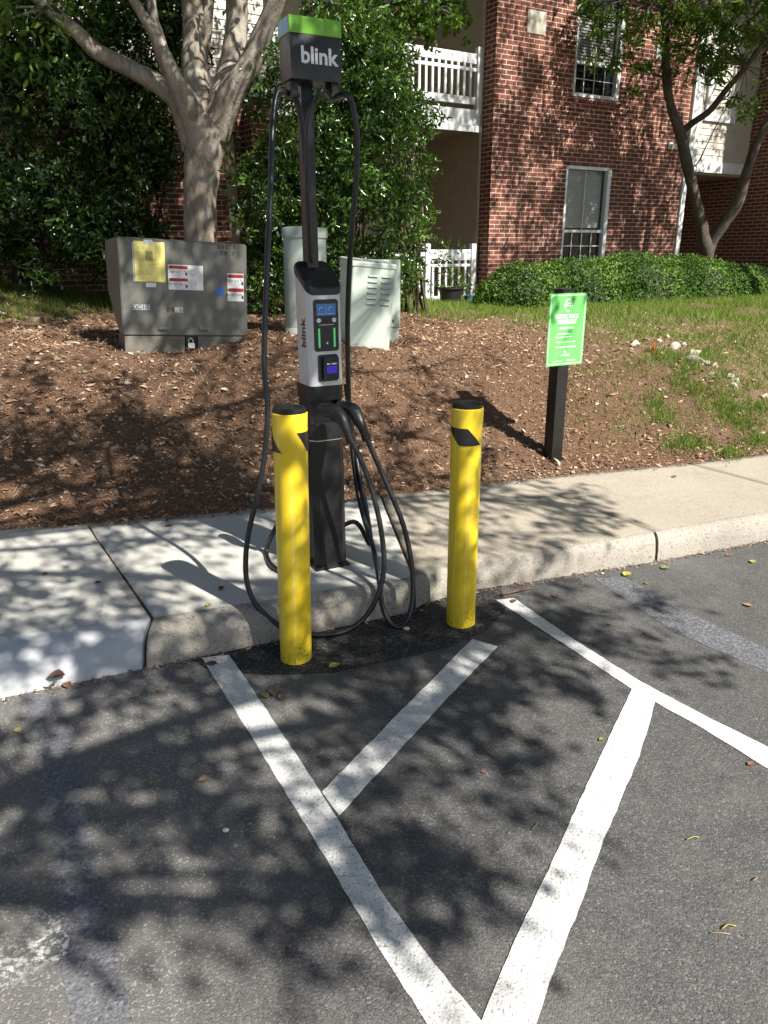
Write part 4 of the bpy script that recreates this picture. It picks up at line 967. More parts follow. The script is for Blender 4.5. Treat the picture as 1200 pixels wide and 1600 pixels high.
# ------------------------------------------------------------------ foliage
def in_poly(x, y, poly):
    x = np.asarray(x); y = np.asarray(y); c = np.zeros(x.shape, bool); n = len(poly); j = n - 1
    for i in range(n):
        xi, yi = poly[i]; xj, yj = poly[j]
        c ^= ((yi > y) != (yj > y)) & (x < (xj - xi) * (y - yi) / (yj - yi + 1e-12) + xi); j = i
    return c
rrn = np.array(rr); uun = np.array(uu); fwn = np.array(fwd); On = np.array(O); SV = np.array(SUNV)
def proj(P):
    q = P - On; t = q @ fwn; return 600 + F * (q @ rrn) / t, 800 - F * (q @ uun) / t, t
def rosettes(C, n, L, W, spread=.5, up=.3, out=None, pos=.02):
    """n leaves round each twig tip"""
    m = len(C); P = np.repeat(C, n, 0) + rng.normal(size=(m * n, 3)) * pos
    axis = unit(rng.normal(size=(m, 3)) * spread + (out if out is not None else 0) + np.array([0, 0, up])); A = np.repeat(axis, n, 0)
    D = unit(A * .55 + unit(rng.normal(size=(m * n, 3))))
    return P, D, L * rng.uniform(.65, 1.2, m * n), W * rng.uniform(.75, 1.2, m * n), A + rng.normal(size=(m * n, 3)) * .35
def foliage(name, C, n, L, W, mat, parent=None, spread=.6, up=.3, out=None, pos=.02, base=None, brown=0.0, **k):
    P, D, LL, WW, N = rosettes(C, n, L, W, spread, up, out, pos)
    V, Fq = leaves(P, D, LL, WW, nrm=N)
    tw = rng.random(len(C)); v = np.repeat(np.repeat(tw, n) * .55 + rng.random(len(P)) * .45, 2)
    if parent is not None: V = V - np.array(parent.location)
    return np_mesh(name, V, Fq, mat, parent, var=v, **k)
def sample_mass(poly, Y0, Y1, n, clump=.35, nclump=200, gaps=None, zmax=None):
    """points of a shrub's outer volume; the outline comes from its crown's silhouette at depth Y0..Y1"""
    xs_ = [p[0] for p in poly]; ys_ = [p[1] for p in poly]; out = []
    cc = []
    while len(cc) < nclump:
        x = rng.uniform(min(xs_), max(xs_)); y = rng.uniform(min(ys_), max(ys_))
        if in_poly(np.array([x]), np.array([y]), poly)[0]: cc.append((x, y, rng.uniform(Y0, Y1) if rng.random() < .4 else rng.uniform(Y0, Y0 + (Y1 - Y0) * .4)))
    cen = np.array([onY(*c) for c in cc])
    per = n // nclump + 1
    P = np.repeat(cen, per, 0); r_ = rng.normal(size=P.shape); r_ = unit(r_) * (rng.random((len(P), 1)) ** .4) * clump * rng.uniform(.6, 1.2, (len(P), 1)) * np.array([1, 1, .75])
    P = P + r_
    if zmax is not None: P = P[P[:, 2] < zmax]
    P = P[P[:, 2] > hz(P[:, 0], P[:, 1]) + .03]
    return P, cen
def stems(bm, base, cen, n, r0=.018, seg=5):
    for c in random.sample(list(cen), min(n, len(cen))):
        b = Vector(base) + Vector((random.gauss(0, .12), random.gauss(0, .12), 0)); c = Vector(c); mid = b.lerp(c, .5) + Vector((random.gauss(0, .12), random.gauss(0, .1), random.uniform(.1, .4)))
        P = catmull([b, mid, c], 5); tube(bm, P, [r0 * (1 - .75 * i / (len(P) - 1)) for i in range(len(P))], seg)
def shrub(name, label, cat, poly, Y0, Y1, n, ncl, mat, base, L=.060, W=.025, clump=.33, per=7, group=None, zmax=None, nst=24):
    P, cen = sample_mass(poly, Y0, Y1, n, clump, ncl, zmax=zmax)
    root = empty(name, (base[0], base[1], float(hz(base[0], base[1]))), label=label, cat=cat, group=group)
    foliage('crown', P, per, L, W, mat, root, up=.35, out=np.array([.05, -.25, .1]))
    bm = bmesh.new(); stems(bm, (0, 0, 0), cen - np.array(root.location), nst); obj('stems', bm, 'stem', root, smooth=60)
    return root
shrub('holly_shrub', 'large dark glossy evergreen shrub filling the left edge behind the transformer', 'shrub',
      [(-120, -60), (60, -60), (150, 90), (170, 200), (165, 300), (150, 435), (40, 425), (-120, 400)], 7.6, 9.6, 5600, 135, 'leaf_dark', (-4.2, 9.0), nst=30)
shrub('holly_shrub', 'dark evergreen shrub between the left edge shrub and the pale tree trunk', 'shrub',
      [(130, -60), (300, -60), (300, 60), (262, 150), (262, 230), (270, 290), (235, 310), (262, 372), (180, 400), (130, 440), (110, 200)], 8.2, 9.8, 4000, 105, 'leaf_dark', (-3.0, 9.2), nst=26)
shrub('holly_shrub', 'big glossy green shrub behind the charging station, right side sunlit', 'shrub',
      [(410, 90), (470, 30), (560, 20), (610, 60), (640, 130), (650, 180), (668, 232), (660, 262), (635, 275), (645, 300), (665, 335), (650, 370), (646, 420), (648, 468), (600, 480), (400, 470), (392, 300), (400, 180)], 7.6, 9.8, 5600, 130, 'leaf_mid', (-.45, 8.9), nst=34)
shrub('laurel_shrub', 'loose leafy upper shrub in front of the white upper balcony', 'shrub',
      [(540, 60), (600, 50), (640, 90), (620, 150), (665, 215), (630, 230), (560, 210)], 8.6, 9.8, 700, 60, 'leaf_mid', (.35, 9.2), clump=.25, per=6, nst=14)
# hedge: rounded clipped mass
FA = np.array([math.cos(R(30)), math.sin(R(30)), 0]); FN = np.array([.5, -.866, 0]); FC = np.array([1.75, 12.95, 0])
def hedge(label, blobs, n, base_ab, L=.042, W=.026, mat='leaf_hedge'):
    b0 = FC + FA * base_ab[0] + FN * base_ab[1]; root = empty('hedge', (b0[0], b0[1], .76), R(0), label=label, cat='hedge')
    P = []; N = []
    for a_, b_, ra_, rb2, h_ in blobs:
        k = int(n * 1.25 * ra_ * h_); d = unit(rng.normal(size=(k, 3))); d[:, 2] = np.abs(d[:, 2]) * 1.0 - .12; d = unit(d)
        s = np.sign(d) * np.abs(d) ** .86; lump = 1 + .030 * np.sin(d[:, :1] * 9 + a_ * 5) + .04 * np.sin(d[:, 1:2] * 11 + d[:, 2:] * 8) + rng.normal(size=(k, 1)) * .028
        s = s * lump; c = FC + FA * a_ + FN * b_
        P.append(c + FA * s[:, :1] * ra_ - FN * s[:, 1:2] * rb2 + np.array([0, 0, 1.]) * (s[:, 2:] * h_) + np.array([0, 0, .78])); N.append(FA * d[:, :1] - FN * d[:, 1:2] + np.array([0, 0, 1.]) * d[:, 2:])
    P = np.concatenate(P); N = np.concatenate(N); P = P[P[:, 2] > .76] if False else P
    Nn = N; D = unit(N * .6 + unit(rng.normal(size=P.shape)) * .9)
    V, Fq = leaves(P - D * .01, D, L * rng.uniform(.7, 1.3, len(P)), W * rng.uniform(.7, 1.3, len(P)), nrm=N + rng.normal(size=P.shape) * .6)
    lowf = rng.random(len(P)) * .6 + .4 * (np.sin(P[:, 0] * 6) * .5 + .5); np_mesh('crown', V - np.array(root.location), Fq, mat, root, var=np.repeat(lowf, 2))
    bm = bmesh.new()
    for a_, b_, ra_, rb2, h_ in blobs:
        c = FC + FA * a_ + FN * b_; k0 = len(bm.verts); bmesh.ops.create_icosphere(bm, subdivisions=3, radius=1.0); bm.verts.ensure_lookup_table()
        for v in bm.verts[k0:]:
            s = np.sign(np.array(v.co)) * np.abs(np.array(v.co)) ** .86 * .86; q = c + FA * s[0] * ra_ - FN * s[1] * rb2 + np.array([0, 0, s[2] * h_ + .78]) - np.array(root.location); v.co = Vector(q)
    obj('inner_shade_core', bm, 'hedge_core', root, smooth=180)  # solid dark core, the shade inside the hedge put into its colour
    return root
hedge('long rounded green hedge along the brick wall under the lower window', [(-.30, 1.55, .95, .60, .60), (.55, 1.6, 1.3, .66, .64), (1.7, 1.6, 1.6, .70, .70), (2.9, 1.6, 1.5, .68, .66), (3.8, 1.55, 1.1, .64, .52), (4.4, 1.5, .70, .55, .34)], 9500, (2.5, 1.0))
hedge('low dark hedge against the shaded brick wing at the right edge', [(5.6, .9, .8, .45, .50), (6.9, 1.9, .8, .5, .55)], 5000, (6.0, 1.0))
# ---- trees
def limbs(bm, paths, seg=14, wob=.05):
    for P, r_ in paths:
        Q, ro = catmull(P, 6, r_); tube(bm, Q, ro, seg, wob=wob)
def px_path(lst, root):
    P = []; Rr = []
    for x, y, wpx, Y in lst:
        if x > 1000: Y = Y * 1.072
        p = onY(x, y, Y); t = (p - O).dot(fwd); P.append(p - root.location); Rr.append(wpx * t / F / 2 * (.84 if x > 1000 else .96))
    return P, Rr
def twigs(bm, root, ends, cen, r=.012):
    for c in cen:
        c = Vector(c) - root.location; e = min(ends, key=lambda q: (q - c).length); mid = e.lerp(c, .5) + Vector((random.gauss(0, .08), random.gauss(0, .08), .06))
        P = catmull([e, mid, c], 4); tube(bm, P, [r * (1 - .6 * i / (len(P) - 1)) for i in range(len(P))], 5)
TL = (-1.86, 8.02, .93)
t1 = empty('shade_tree', TL, label='multi limbed tree with pale peeling bark behind the transformer box', cat='tree')
bm = bmesh.new()
limbs(bm, [px_path([(315, 470, 60, 8.0), (314, 385, 52, 8.0), (313, 310, 53, 8.0), (317, 250, 58, 8.0), (323, 205, 70, 8.0), (325, 180, 60, 8.0)], t1),
 px_path([(305, 225, 44, 8.0), (290, 180, 42, 7.95), (262, 142, 31, 7.9), (205, 108, 28, 7.8), (150, 80, 26, 7.7), (120, 50, 23, 7.6), (75, 12, 21, 7.5), (20, -40, 18, 7.4), (-60, -110, 12, 7.3)], t1),
 px_path([(310, 220, 44, 8.0), (297, 170, 42, 7.85), (276, 130, 30, 7.7), (257, 90, 26, 7.6), (242, 55, 20, 7.55), (222, 22, 16, 7.5), (190, -30, 14, 7.4), (150, -90, 9, 7.3)], t1),
 px_path([(256, 92, 20, 7.6), (250, 60, 17, 7.6), (238, 20, 16, 7.6), (236, -60, 13, 7.6)], t1),
 px_path([(320, 210, 50, 8.05), (308, 150, 46, 8.1), (304, 100, 41, 8.1), (303, 50, 38, 8.1), (300, -20, 36, 8.1), (296, -120, 28, 8.1)], t1),
 px_path([(312, 110, 18, 8.1), (322, 60, 17, 8.1), (326, 10, 17, 8.1), (335, -60, 14, 8.1)], t1),
 px_path([(332, 215, 50, 8.05), (345, 165, 50, 8.1), (360, 110, 40, 8.15), (369, 50, 36, 8.2), (371, -20, 34, 8.2), (375, -120, 26, 8.2)], t1),
 px_path([(335, 215, 46, 8.0), (360, 150, 44, 7.9), (388, 105, 36, 7.8), (405, 65, 32, 7.75), (420, 30, 30, 7.7), (440, -20, 26, 7.6), (470, -100, 18, 7.5)], t1)])
ends = [onY(x, y, Y) - t1.location for x, y, Y in ((-60, -110, 7.3), (150, -90, 7.3), (236, -60, 7.6), (296, -120, 8.1), (375, -120, 8.2), (470, -100, 7.5), (300, -20, 8.1), (20, -40, 7.4), (75, 12, 7.5))]
c0 = np.array(TL) + np.array([0, -.2, 4.6])
cc = c0 + unit(rng.normal(size=(100, 3))) * (rng.random((100, 1)) ** .4) * np.array([3.3, 2.6, 1.7])
px1, py1, _ = proj(cc); cc = cc[(py1 < -25) | (cc[:, 1] < 1)]
low = np.array([onY(x, y, Y) for x, y, Y in ((5, 5, 7.2), (40, 25, 7.3), (70, -5, 7.3), (20, 50, 7.4), (110, -10, 7.2), (-20, 90, 7.3), (55, 75, 7.6))])
cen1 = np.concatenate([cc, low])
twigs(bm, t1, ends, cen1); obj('trunk', bm, 'bark1', t1, smooth=180)
P = np.repeat(cen1, 15, 0) + rng.normal(size=(len(cen1) * 15, 3)) * .24
foliage('crown', P, 6, .085, .036, 'leaf_tree', t1, up=.1, pos=.05)
# right tree
TR = (5.84, 14.2, .72)
t2 = empty('young_tree', TR, label='slender dark forked tree behind the hedge in front of the brick wall', cat='tree')
bm = bmesh.new()
limbs(bm, [px_path([(1104, 460, 32, 13.25), (1104, 405, 25, 13.25), (1103, 385, 26, 13.2), (1098, 362, 23, 13.2), (1086, 310, 19, 13.1), (1072, 250, 20, 13.0), (1062, 205, 20, 12.9), (1048, 165, 15, 12.8), (1042, 125, 17, 12.7), (1040, 60, 14, 12.6), (1036, 0, 13, 12.5), (1030, -90, 10, 12.4)], t2),
 px_path([(1104, 400, 24, 13.25), (1113, 375, 22, 13.2), (1130, 350, 22, 13.1), (1150, 320, 23, 13.0), (1160, 292, 20, 12.9), (1168, 265, 17, 12.8), (1182, 225, 17, 12.7), (1205, 180, 15, 12.6), (1250, 100, 12, 12.4), (1290, 0, 9, 12.2)], t2),
 px_path([(1066, 205, 14, 12.9), (1085, 190, 12, 12.8), (1110, 172, 12, 12.6), (1135, 140, 11, 12.4), (1165, 105, 10, 12.2), (1195, 65, 9, 12.0), (1240, 10, 7, 11.8)], t2),
 px_path([(1062, 40, 6, 12.6), (1070, 20, 5, 12.5), (1080, -20, 4, 12.4)], t2),
 px_path([(1165, 110, 5, 12.2), (1158, 90, 4, 12.1), (1150, 70, 3, 12.0), (1130, 62, 2.5, 11.9)], t2),
 px_path([(1078, 262, 3, 13.1), (1090, 255, 2.5, 13.0), (1105, 225, 2, 12.9), (1125, 185, 2, 12.8), (1140, 160, 1.5, 12.7)], t2)], 12, .04)
ends = [onY(x, y, Y * 1.072) - t2.location for x, y, Y in ((1036, 0, 12.5), (1030, -90, 12.4), (1290, 0, 12.2), (1240, 10, 11.8), (1165, 105, 12.2), (1080, -20, 12.4), (1042, 125, 12.7), (1205, 180, 12.6), (1195, 65, 12.0))]
vis = []
for x, y, s in [(915, 5, 3), (930, 30, 2), (940, 55, 2), (925, 15, 2), (945, 20, 3), (965, 35, 2), (950, 60, 1), (965, 80, 2), (975, 98, 2), (945, 98, 2), (985, 60, 2), (1000, 30, 3), (1010, 8, 3), (1035, 25, 3), (1060, 20, 4), (1065, 45, 3), (1060, 62, 2), (1058, 90, 2), (1050, 115, 2), (1075, 80, 2), (1090, 20, 4), (1110, 40, 5), (1125, 20, 5), (1140, 45, 4), (1100, 65, 3), (1120, 75, 4), (1135, 95, 4), (1110, 100, 4), (1090, 108, 3), (1120, 120, 3), (1150, 25, 5), (1175, 15, 5), (1195, 40, 4), (1170, 55, 4), (1155, 75, 3), (1185, 80, 2), (1195, 10, 4), (1145, 160, 2), (1165, 155, 2), (1000, 105, 2), (985, 130, 1), (1165, 190, 1), (1020, 60, 2), (1080, 5, 4), (1205, 120, 2)]:
    for k in range(s): vis.append(onY(x + random.gauss(0, 12), y + random.gauss(0, 9), random.uniform(12.4, 13.7)))
over = []
for _ in range(90):
    over.append((random.uniform(4.2, 8.6), random.uniform(9.8, 13.2), random.uniform(5.3, 7.6)))
over = np.array(over); px_, py_, _ = proj(over); over = over[py_ < -20]
cen2 = np.concatenate([np.array(vis), over]); twigs(bm, t2, ends, cen2, .008); obj('trunk', bm, 'bark2', t2, smooth=180)
P = np.concatenate([np.repeat(np.array(vis), 5, 0) + rng.normal(size=(len(vis) * 5, 3)) * .07, np.repeat(over, 16, 0) + rng.normal(size=(len(over) * 16, 3)) * .22])
foliage('crown', P, 6, .115, .032, 'leaf_tree', t2, up=-.1, pos=.02)
# hanging bough at top centre, from a tree left of the building
tb = empty('leafy_tree', (-.4, 10.4, .95), label='tree with yellow green leaves whose bough overhangs the top centre by the balcony', cat='tree')
bm = bmesh.new(); limbs(bm, [px_path([(560, 470, 14, 10.4), (556, 300, 12, 10.3), (548, 150, 11, 10.1), (552, 40, 10, 9.9), (560, -60, 9, 9.6)], tb), px_path([(552, 40, 7, 9.9), (600, 10, 6, 9.5), (660, 5, 5, 9.2), (710, 25, 3, 9.0)], tb)], 8)
vis = []
for x, y, s in [(700, 10, 3), (715, 25, 2), (722, 42, 1), (690, 30, 3), (670, 20, 4), (650, 35, 4), (640, 10, 4), (620, 25, 4), (600, 15, 4), (585, 35, 3), (660, 50, 2), (560, 10, 3), (690, 5, 3), (625, 50, 3), (535, 20, 3), (510, 10, 3), (600, 60, 2)]:
    for k in range(s): vis.append(onY(x + random.gauss(0, 8), y + random.gauss(0, 7), random.uniform(8.9, 9.8)))
vis = np.array(vis); twigs(bm, tb, [onY(x, y, Y) - tb.location for x, y, Y in ((552, 40, 9.9), (600, 10, 9.5), (660, 5, 9.2), (705, 20, 9.0), (560, -60, 9.6))], vis, .006); obj('trunk', bm, 'bark2', tb, smooth=180)
foliage('crown', np.repeat(vis, 6, 0) + rng.normal(size=(len(vis) * 6, 3)) * .07, 6, .07, .045, 'leaf_tree', tb, up=0, pos=.02)
# ---- unseen trees, crowns shaped to cast the dapple on lot, bank and wall
def shade_tree(loc_, label, targets, hmin, hmax, per, spread, L, W, rtrunk=.16):
    root = empty('unseen_shade_tree', loc_, label=label, cat='tree')
    C = []
    for (x, y, z) in targets:
        h = random.uniform(hmin, hmax); C.append((x + SV[0] / SV[2] * h, y + SV[1] / SV[2] * h, z + h))
    C = np.array(C); bm = bmesh.new(); top_ = C.mean(0)
    b = Vector((0, 0, -.1)); tp = Vector(top_) - root.location
    main = [b, Vector((0.05, .05, 1.6)), Vector((tp.x * .25, tp.y * .25, 2.8)), Vector((tp.x * .8, tp.y * .8, tp.z * .95))]
    Q, ro = catmull(main, 6, [rtrunk * 1.2, rtrunk, rtrunk * .8, rtrunk * .35]); tube(bm, Q, ro, 12, wob=.05)
    nodes = [Q[k] for k in range(10, len(Q), 3)]; hubs = []
    for c in random.sample(list(C), min(16, len(C))):
        c = Vector(c) - root.location; e = min(nodes, key=lambda q: (q - c).length + abs(q.z - c.z)); m_ = e.lerp(c, .5) + Vector((0, 0, .25)); Pq = catmull([e, m_, c], 6)
        tube(bm, Pq, [.030 * (1 - .7 * i / (len(Pq) - 1)) for i in range(len(Pq))], 7); hubs += Pq[2::2]
    twigs(bm, root, hubs, C, .009)
    obj('trunk', bm, 'bark2', root, smooth=180)
    P = np.repeat(C, per, 0) + rng.normal(size=(len(C) * per, 3)) * spread
    foliage('crown', P, 5, L, W, 'leaf_tree', root, up=.1, pos=.05)
    return root
blobs = [(350, 1052, 60), (430, 1040, 50), (520, 1035, 60), (600, 1030, 50), (680, 1000, 40), (400, 1075, 30), (170, 1090, 60), (90, 1130, 40), (40, 1200, 30), (250, 1180, 60), (200, 1185, 40), (330, 1215, 40), (300, 1262, 60), (350, 1275, 40), (180, 1285, 20), (370, 1292, 30), (80, 1245, 30), (60, 1330, 50), (20, 1300, 30),
 (540, 1310, 50), (500, 1320, 30), (600, 1245, 40), (720, 1370, 60), (680, 1365, 40), (570, 1395, 60), (520, 1400, 30), (450, 1420, 40), (640, 1305, 40), (690, 1120, 60), (640, 1100, 40), (800, 1090, 50), (740, 1095, 50), (870, 1060, 40), (770, 1160, 50), (830, 1190, 40), (640, 1150, 40), (845, 1265, 30), (340, 1425, 30), (180, 1440, 50), (30, 1420, 30), (460, 1510, 25), (700, 1465, 35), (720, 1500, 25), (1000, 960, 50), (940, 985, 40), (1080, 1040, 40), (880, 970, 50), (950, 1010, 30), (420, 1350, 25), (480, 1130, 20), (560, 1130, 30), (600, 1090, 40), (530, 1090, 30), (800, 1230, 25), (480, 1190, 15), (550, 1180, 30), (140, 1240, 20), (240, 1340, 25)]
tg = []
for x, y, s in blobs:
    for k in range(max(2, int(s / 9.5))):
        p = onz(x + random.gauss(0, s * .50), y + random.gauss(0, s * .24), 0); tg.append(tuple(p))
random.seed(21)
for _ in range(12):
    p = onz(random.uniform(-100, 800), random.uniform(1060, 1330), 0); tg.append(tuple(p))
shade_tree((-3.4, -2.6, 0), 'unseen tree, crown shaped to cast dappled shade over the painted lines', tg, 3.0, 4.4, 2, .036, .058, .042)
tg = []
def dens(px, py):        # share of shade on pavement, bank and boxes
    if py > 740: return .62 if px < 640 else (.50 if px < 830 else (.34 if px < 960 else .0))
    if px > 760: return 0.0
    if px < 400: return .84 if py > 560 else .70
    if px < 560: return .62
    return .36 if py > 620 else .16
for _ in range(1500):
    px, py = random.uniform(-150, 960), random.uniform(560, 1040)
    z = .14 if py > 760 + (600 - px) * .06 else None
    if z is None:
        p = None
        for zz in np.linspace(.15, .95, 17):
            q = onz(px, py, zz)
            if hz(q.x, q.y) <= zz + .03 and hz(q.x, q.y) > zz - .08: p = q; break
        if p is None: continue
    else: p = onz(px, py, z)
    if random.random() < dens(px, py) * .95: tg.append((p.x, p.y, p.z))
for px, py in [(870, 775), (905, 778), (935, 790), (960, 805), (890, 800), (580, 665), (620, 690), (660, 700), (600, 730), (540, 710), (690, 640), (740, 720), (760, 725), (790, 715), (80, 780), (160, 770), (240, 765), (320, 770), (60, 740), (200, 735), (120, 790), (280, 790), (20, 770), (350, 745), (40, 700), (380, 780)]:
    for k in range(4):
        p = onz(px + random.gauss(0, 10), py + random.gauss(0, 6), .18); tg.append(tuple(p))
tg = [t for t in tg if not (t[0] > 0.75 and t[1] > 4.5)]
t_mid = tg
shade_tree((-5.2, .2, 0), 'unseen broad tree, crown shaped to cast dappled shade on the kerb and bank', tg, 3.0, 4.5, 2, .045, .062, .042, .2)
tg = []
for _ in range(230):     # upper part of the charger, transformer, trunk and shrubs
    tg.append((random.uniform(-4.2, .9), random.uniform(5.5, 9.2), random.uniform(.9, 3.8)))
for _ in range(150): tg.append((random.uniform(-5.0, -2.3), random.uniform(6.8, 9), random.uniform(1.0, 4.2)))
for _ in range(620):
    a_ = random.uniform(-6.4, -2.4) if _ % 4 else random.uniform(-9, -.3); q = FC + FA * a_ - FN * .4; tg.append((q[0], q[1], random.uniform(1.0, 3.9)))
for _ in range(34): z_ = random.uniform(1.0, 4.0); tg.append((-1.86 + random.gauss(0, .12 + .35 * max(0, z_ - 2.3)), 7.85, z_))
for _ in range(38): tg.append((random.uniform(-2.0, -.9), 5.5, random.uniform(.9, 1.7)))
for _ in range(40): tg.append((-.3 + random.gauss(0, .25), 3.3 + random.gauss(0, .1), random.uniform(1.0, 2.4)))
shade_tree((-7.5, 1.6, .1), 'unseen tall tree, crown shaped to cast broken shade on the transformer and shrubs', tg, 3.4, 6.0, 5, .12, .08, .045, .2)
tg = []
LIT = [(905, 190, 60, 45), (790, 120, 20, 70), (880, 130, 30, 40), (775, 300, 16, 60), (800, 350, 40, 25), (830, 375, 25, 20), (850, 250, 18, 30), (760, 370, 14, 40), (1020, 225, 25, 20), (985, 215, 20, 25), (1010, 300, 18, 30), (935, 330, 12, 30), (830, 60, 25, 30), (1010, 30, 25, 25), (1110, 250, 40, 25), (1100, 190, 25, 30), (1140, 120, 25, 50), (860, 30, 12, 20), (1060, 330, 10, 40), (935, 120, 40, 60)]
for _ in range(900):     # brick facade: dense leaf shade with a few sunny openings
    a_ = random.uniform(-.6, 6.6); z_ = random.uniform(.9, 6.4); q = FC + FA * a_; px, py, _t = proj(np.array([q[0], q[1], z_]))
    d_ = .78
    for (lx, ly, rx_, ry_) in LIT:
        if ((px - lx) / rx_) ** 2 + ((py - ly) / ry_) ** 2 < 1: d_ = .10
    if random.random() < d_: tg.append((q[0], q[1], z_))
root = shade_tree((11.2, 9.0, .5), 'unseen big tree, crown shaped to throw leaf shadows over the red brick facade', tg, 3.3, 5.0, 4, .085, .10, .036, .22)

# ------------------------------------------------------------------ mulch, grass
def ground_pts(n, x0, x1, o0, o1, powr=1.0):
    x = rng.uniform(x0, x1, n); o_ = o0 + (o1 - o0) * rng.random(n) ** powr; y = Yb(x) + o_; return x, y, o_
def gnoise(x, y):
    return .5 + .25 * np.sin(x * 2.3 + 1.3 * np.sin(y * 1.9)) + .25 * np.sin(y * 3.1 + 1.1 * np.sin(x * 2.7 + .5))
def grass_w(x, y):      # share of grass on the bank
    o_ = y - Yb(x)
    far = sm((y - 8.7 + .35 * np.sin(x * 2.2)) / .8) * (x > -.2)
    rt = sm((x - 1.35 - .35 * np.sin(y * 2)) / 1.0) * sm((o_ - .15) / .5)
    lf = sm((-x - 2.6) / .8) * sm((y - 6.1) / .8)
    return np.clip(np.maximum(np.maximum(far, rt * (.55 + .45 * (gnoise(x * 1.6, y * 1.6) > .42))), lf * .8), 0, 1)
n = 140000
x, y, o_ = ground_pts(n, -5.5, 4.8, -.03, 5.2, 1.25)
keep = rng.random(n) > grass_w(x, y) * .75; x, y, o_ = x[keep], y[keep], o_[keep]; n = len(x)
z = hz(x, y) + rng.uniform(-.004, .018, n) * sm((o_ + .1) / .2)
th = rng.uniform(0, 2 * math.pi, n); D = np.stack([np.cos(th), np.sin(th), rng.normal(size=n) * .38], -1)
L_ = np.exp(rng.normal(size=n) * .55) * .0185; L_ = np.clip(L_, .008, .09); W_ = L_ * rng.uniform(.12, .55, n); W_ = np.clip(W_, .003, .018)
V, Fq = quads1(np.stack([x, y, z], -1), D, L_, W_, rng.normal(size=(n, 3)) * .5 + np.array([0, -.2, 1]))
v = np.clip(rng.beta(2.0, 2.6, n) + (rng.random(n) > .96) * .4, 0, 1)
np_mesh('wood_mulch', V, Fq, 'chips', var=v, label='brown shredded wood mulch covering the bank', cat='mulch', kind='stuff')
n = 900; x, y, o_ = ground_pts(n, -4.5, 4.5, .0, 3.4, 1.0); th = rng.uniform(0, 2 * math.pi, n)
V, Fq = leaves(np.stack([x, y, hz(x, y) + .012], -1), np.stack([np.cos(th), np.sin(th), rng.normal(size=n) * .2 + .25 * np.sin(th)], -1), rng.uniform(.025, .06, n), rng.uniform(.014, .03, n), nrm=rng.normal(size=(n, 3)) * .5 + np.array([0, -.3, 1]))
np_mesh('leaf_litter', V, Fq, 'chips', var=np.repeat(rng.beta(3, 1.8, n), 2), label='dry brown leaves caught all over the mulch', cat='leaf litter', kind='stuff')
n = 3600; x, y, o_ = ground_pts(n, -4.5, 4.5, .0, 3.6, 1.2); th = rng.uniform(0, 2 * math.pi, n); P0_ = np.stack([x, y, hz(x, y) + rng.uniform(.004, .022, n)], -1)
D = np.stack([np.cos(th), np.sin(th), rng.normal(size=n) * .25 + np.sin(th) * .35], -1); V, Fq = quads1(P0_, D, rng.uniform(.03, .13, n), .0028, rng.normal(size=(n, 3)) * .3 + np.array([0, -.4, 1]))
np_mesh('straw_twigs', V, Fq, 'chips', var=rng.beta(3, 1.6, n), label='thin straw coloured twigs and bark shreds lying in the mulch', cat='twigs', kind='stuff')
# small stones mixed in the bank soil
n = 260000
x, y, o_ = ground_pts(n, -6.5, 8.5, .1, 9.0)
gw = grass_w(x, y); keep = rng.random(n) < gw * (.35 + .65 * (gnoise(x * 2.2, y * 2.2) > .4)) ; x, y = x[keep], y[keep]; n = len(x)
keep = ~((y > 12.9 + (x - 1.75) * .577 - 1.6) & (x > 1.6)) | (rng.random(n) < .5); x, y = x[keep], y[keep]; n = len(x)
z = hz(x, y) - .004; th = rng.uniform(0, 2 * math.pi, n)
D = np.stack([np.cos(th) * .45, np.sin(th) * .45, np.ones(n)], -1) + rng.normal(size=(n, 3)) * .18
Hh = np.where(y > 8.5, .085, .055) * rng.uniform(.5, 1.5, n)
V, Fq = quads1(np.stack([x, y, z], -1), D, Hh, .0055, np.stack([-np.sin(th), np.cos(th), np.zeros(n)], -1) + rng.normal(size=(n, 3)) * .4)
np_mesh('lawn_grass', V, Fq, 'grass', var=rng.beta(1.6, 2.2, n), label='patchy green grass on the upper bank and by the hedge', cat='grass', kind='stuff')
tf = []
for px, py, s in [(1140, 640, 26), (1170, 665, 22), (1150, 650, 20), (1065, 695, 18), (1090, 697, 14), (1140, 710, 14), (1155, 540, 22), (1105, 530, 16), (1055, 560, 18), (1075, 580, 16), (1120, 620, 20), (1090, 610, 18), (1060, 600, 14), (1185, 690, 20), (1190, 560, 20), (1030, 560, 12), (1100, 560, 14), (1130, 590, 14), (1170, 600, 18), (1020, 630, 12), (1035, 655, 12), (1190, 640, 18)]:
    for k in range(s * 4):
        a = px + random.gauss(0, s * .85), py + random.gauss(0, s * .42)
        for zz in np.linspace(.15, .9, 26):
            q = onz(a[0], a[1], zz)
            if abs(hz(q.x, q.y) - zz) < .03: tf.append(tuple(q)); break
tf = np.array(tf); n = len(tf) * 5; P = np.repeat(tf, 5, 0) + rng.normal(size=(n, 3)) * np.array([.018, .018, 0]); P[:, 2] = hz(P[:, 0], P[:, 1]) - .003
D = rng.normal(size=(n, 3)) * .5 + np.array([0, 0, 1]); V, Fq = quads1(P, D, .07 * rng.uniform(.5, 1.4, n), .005, rng.normal(size=(n, 3)))
np_mesh('weed_tufts', V, Fq, 'grass', var=rng.random(n) * .6, label='bright green weed tufts scattered among the stones at right', cat='grass', kind='stuff')

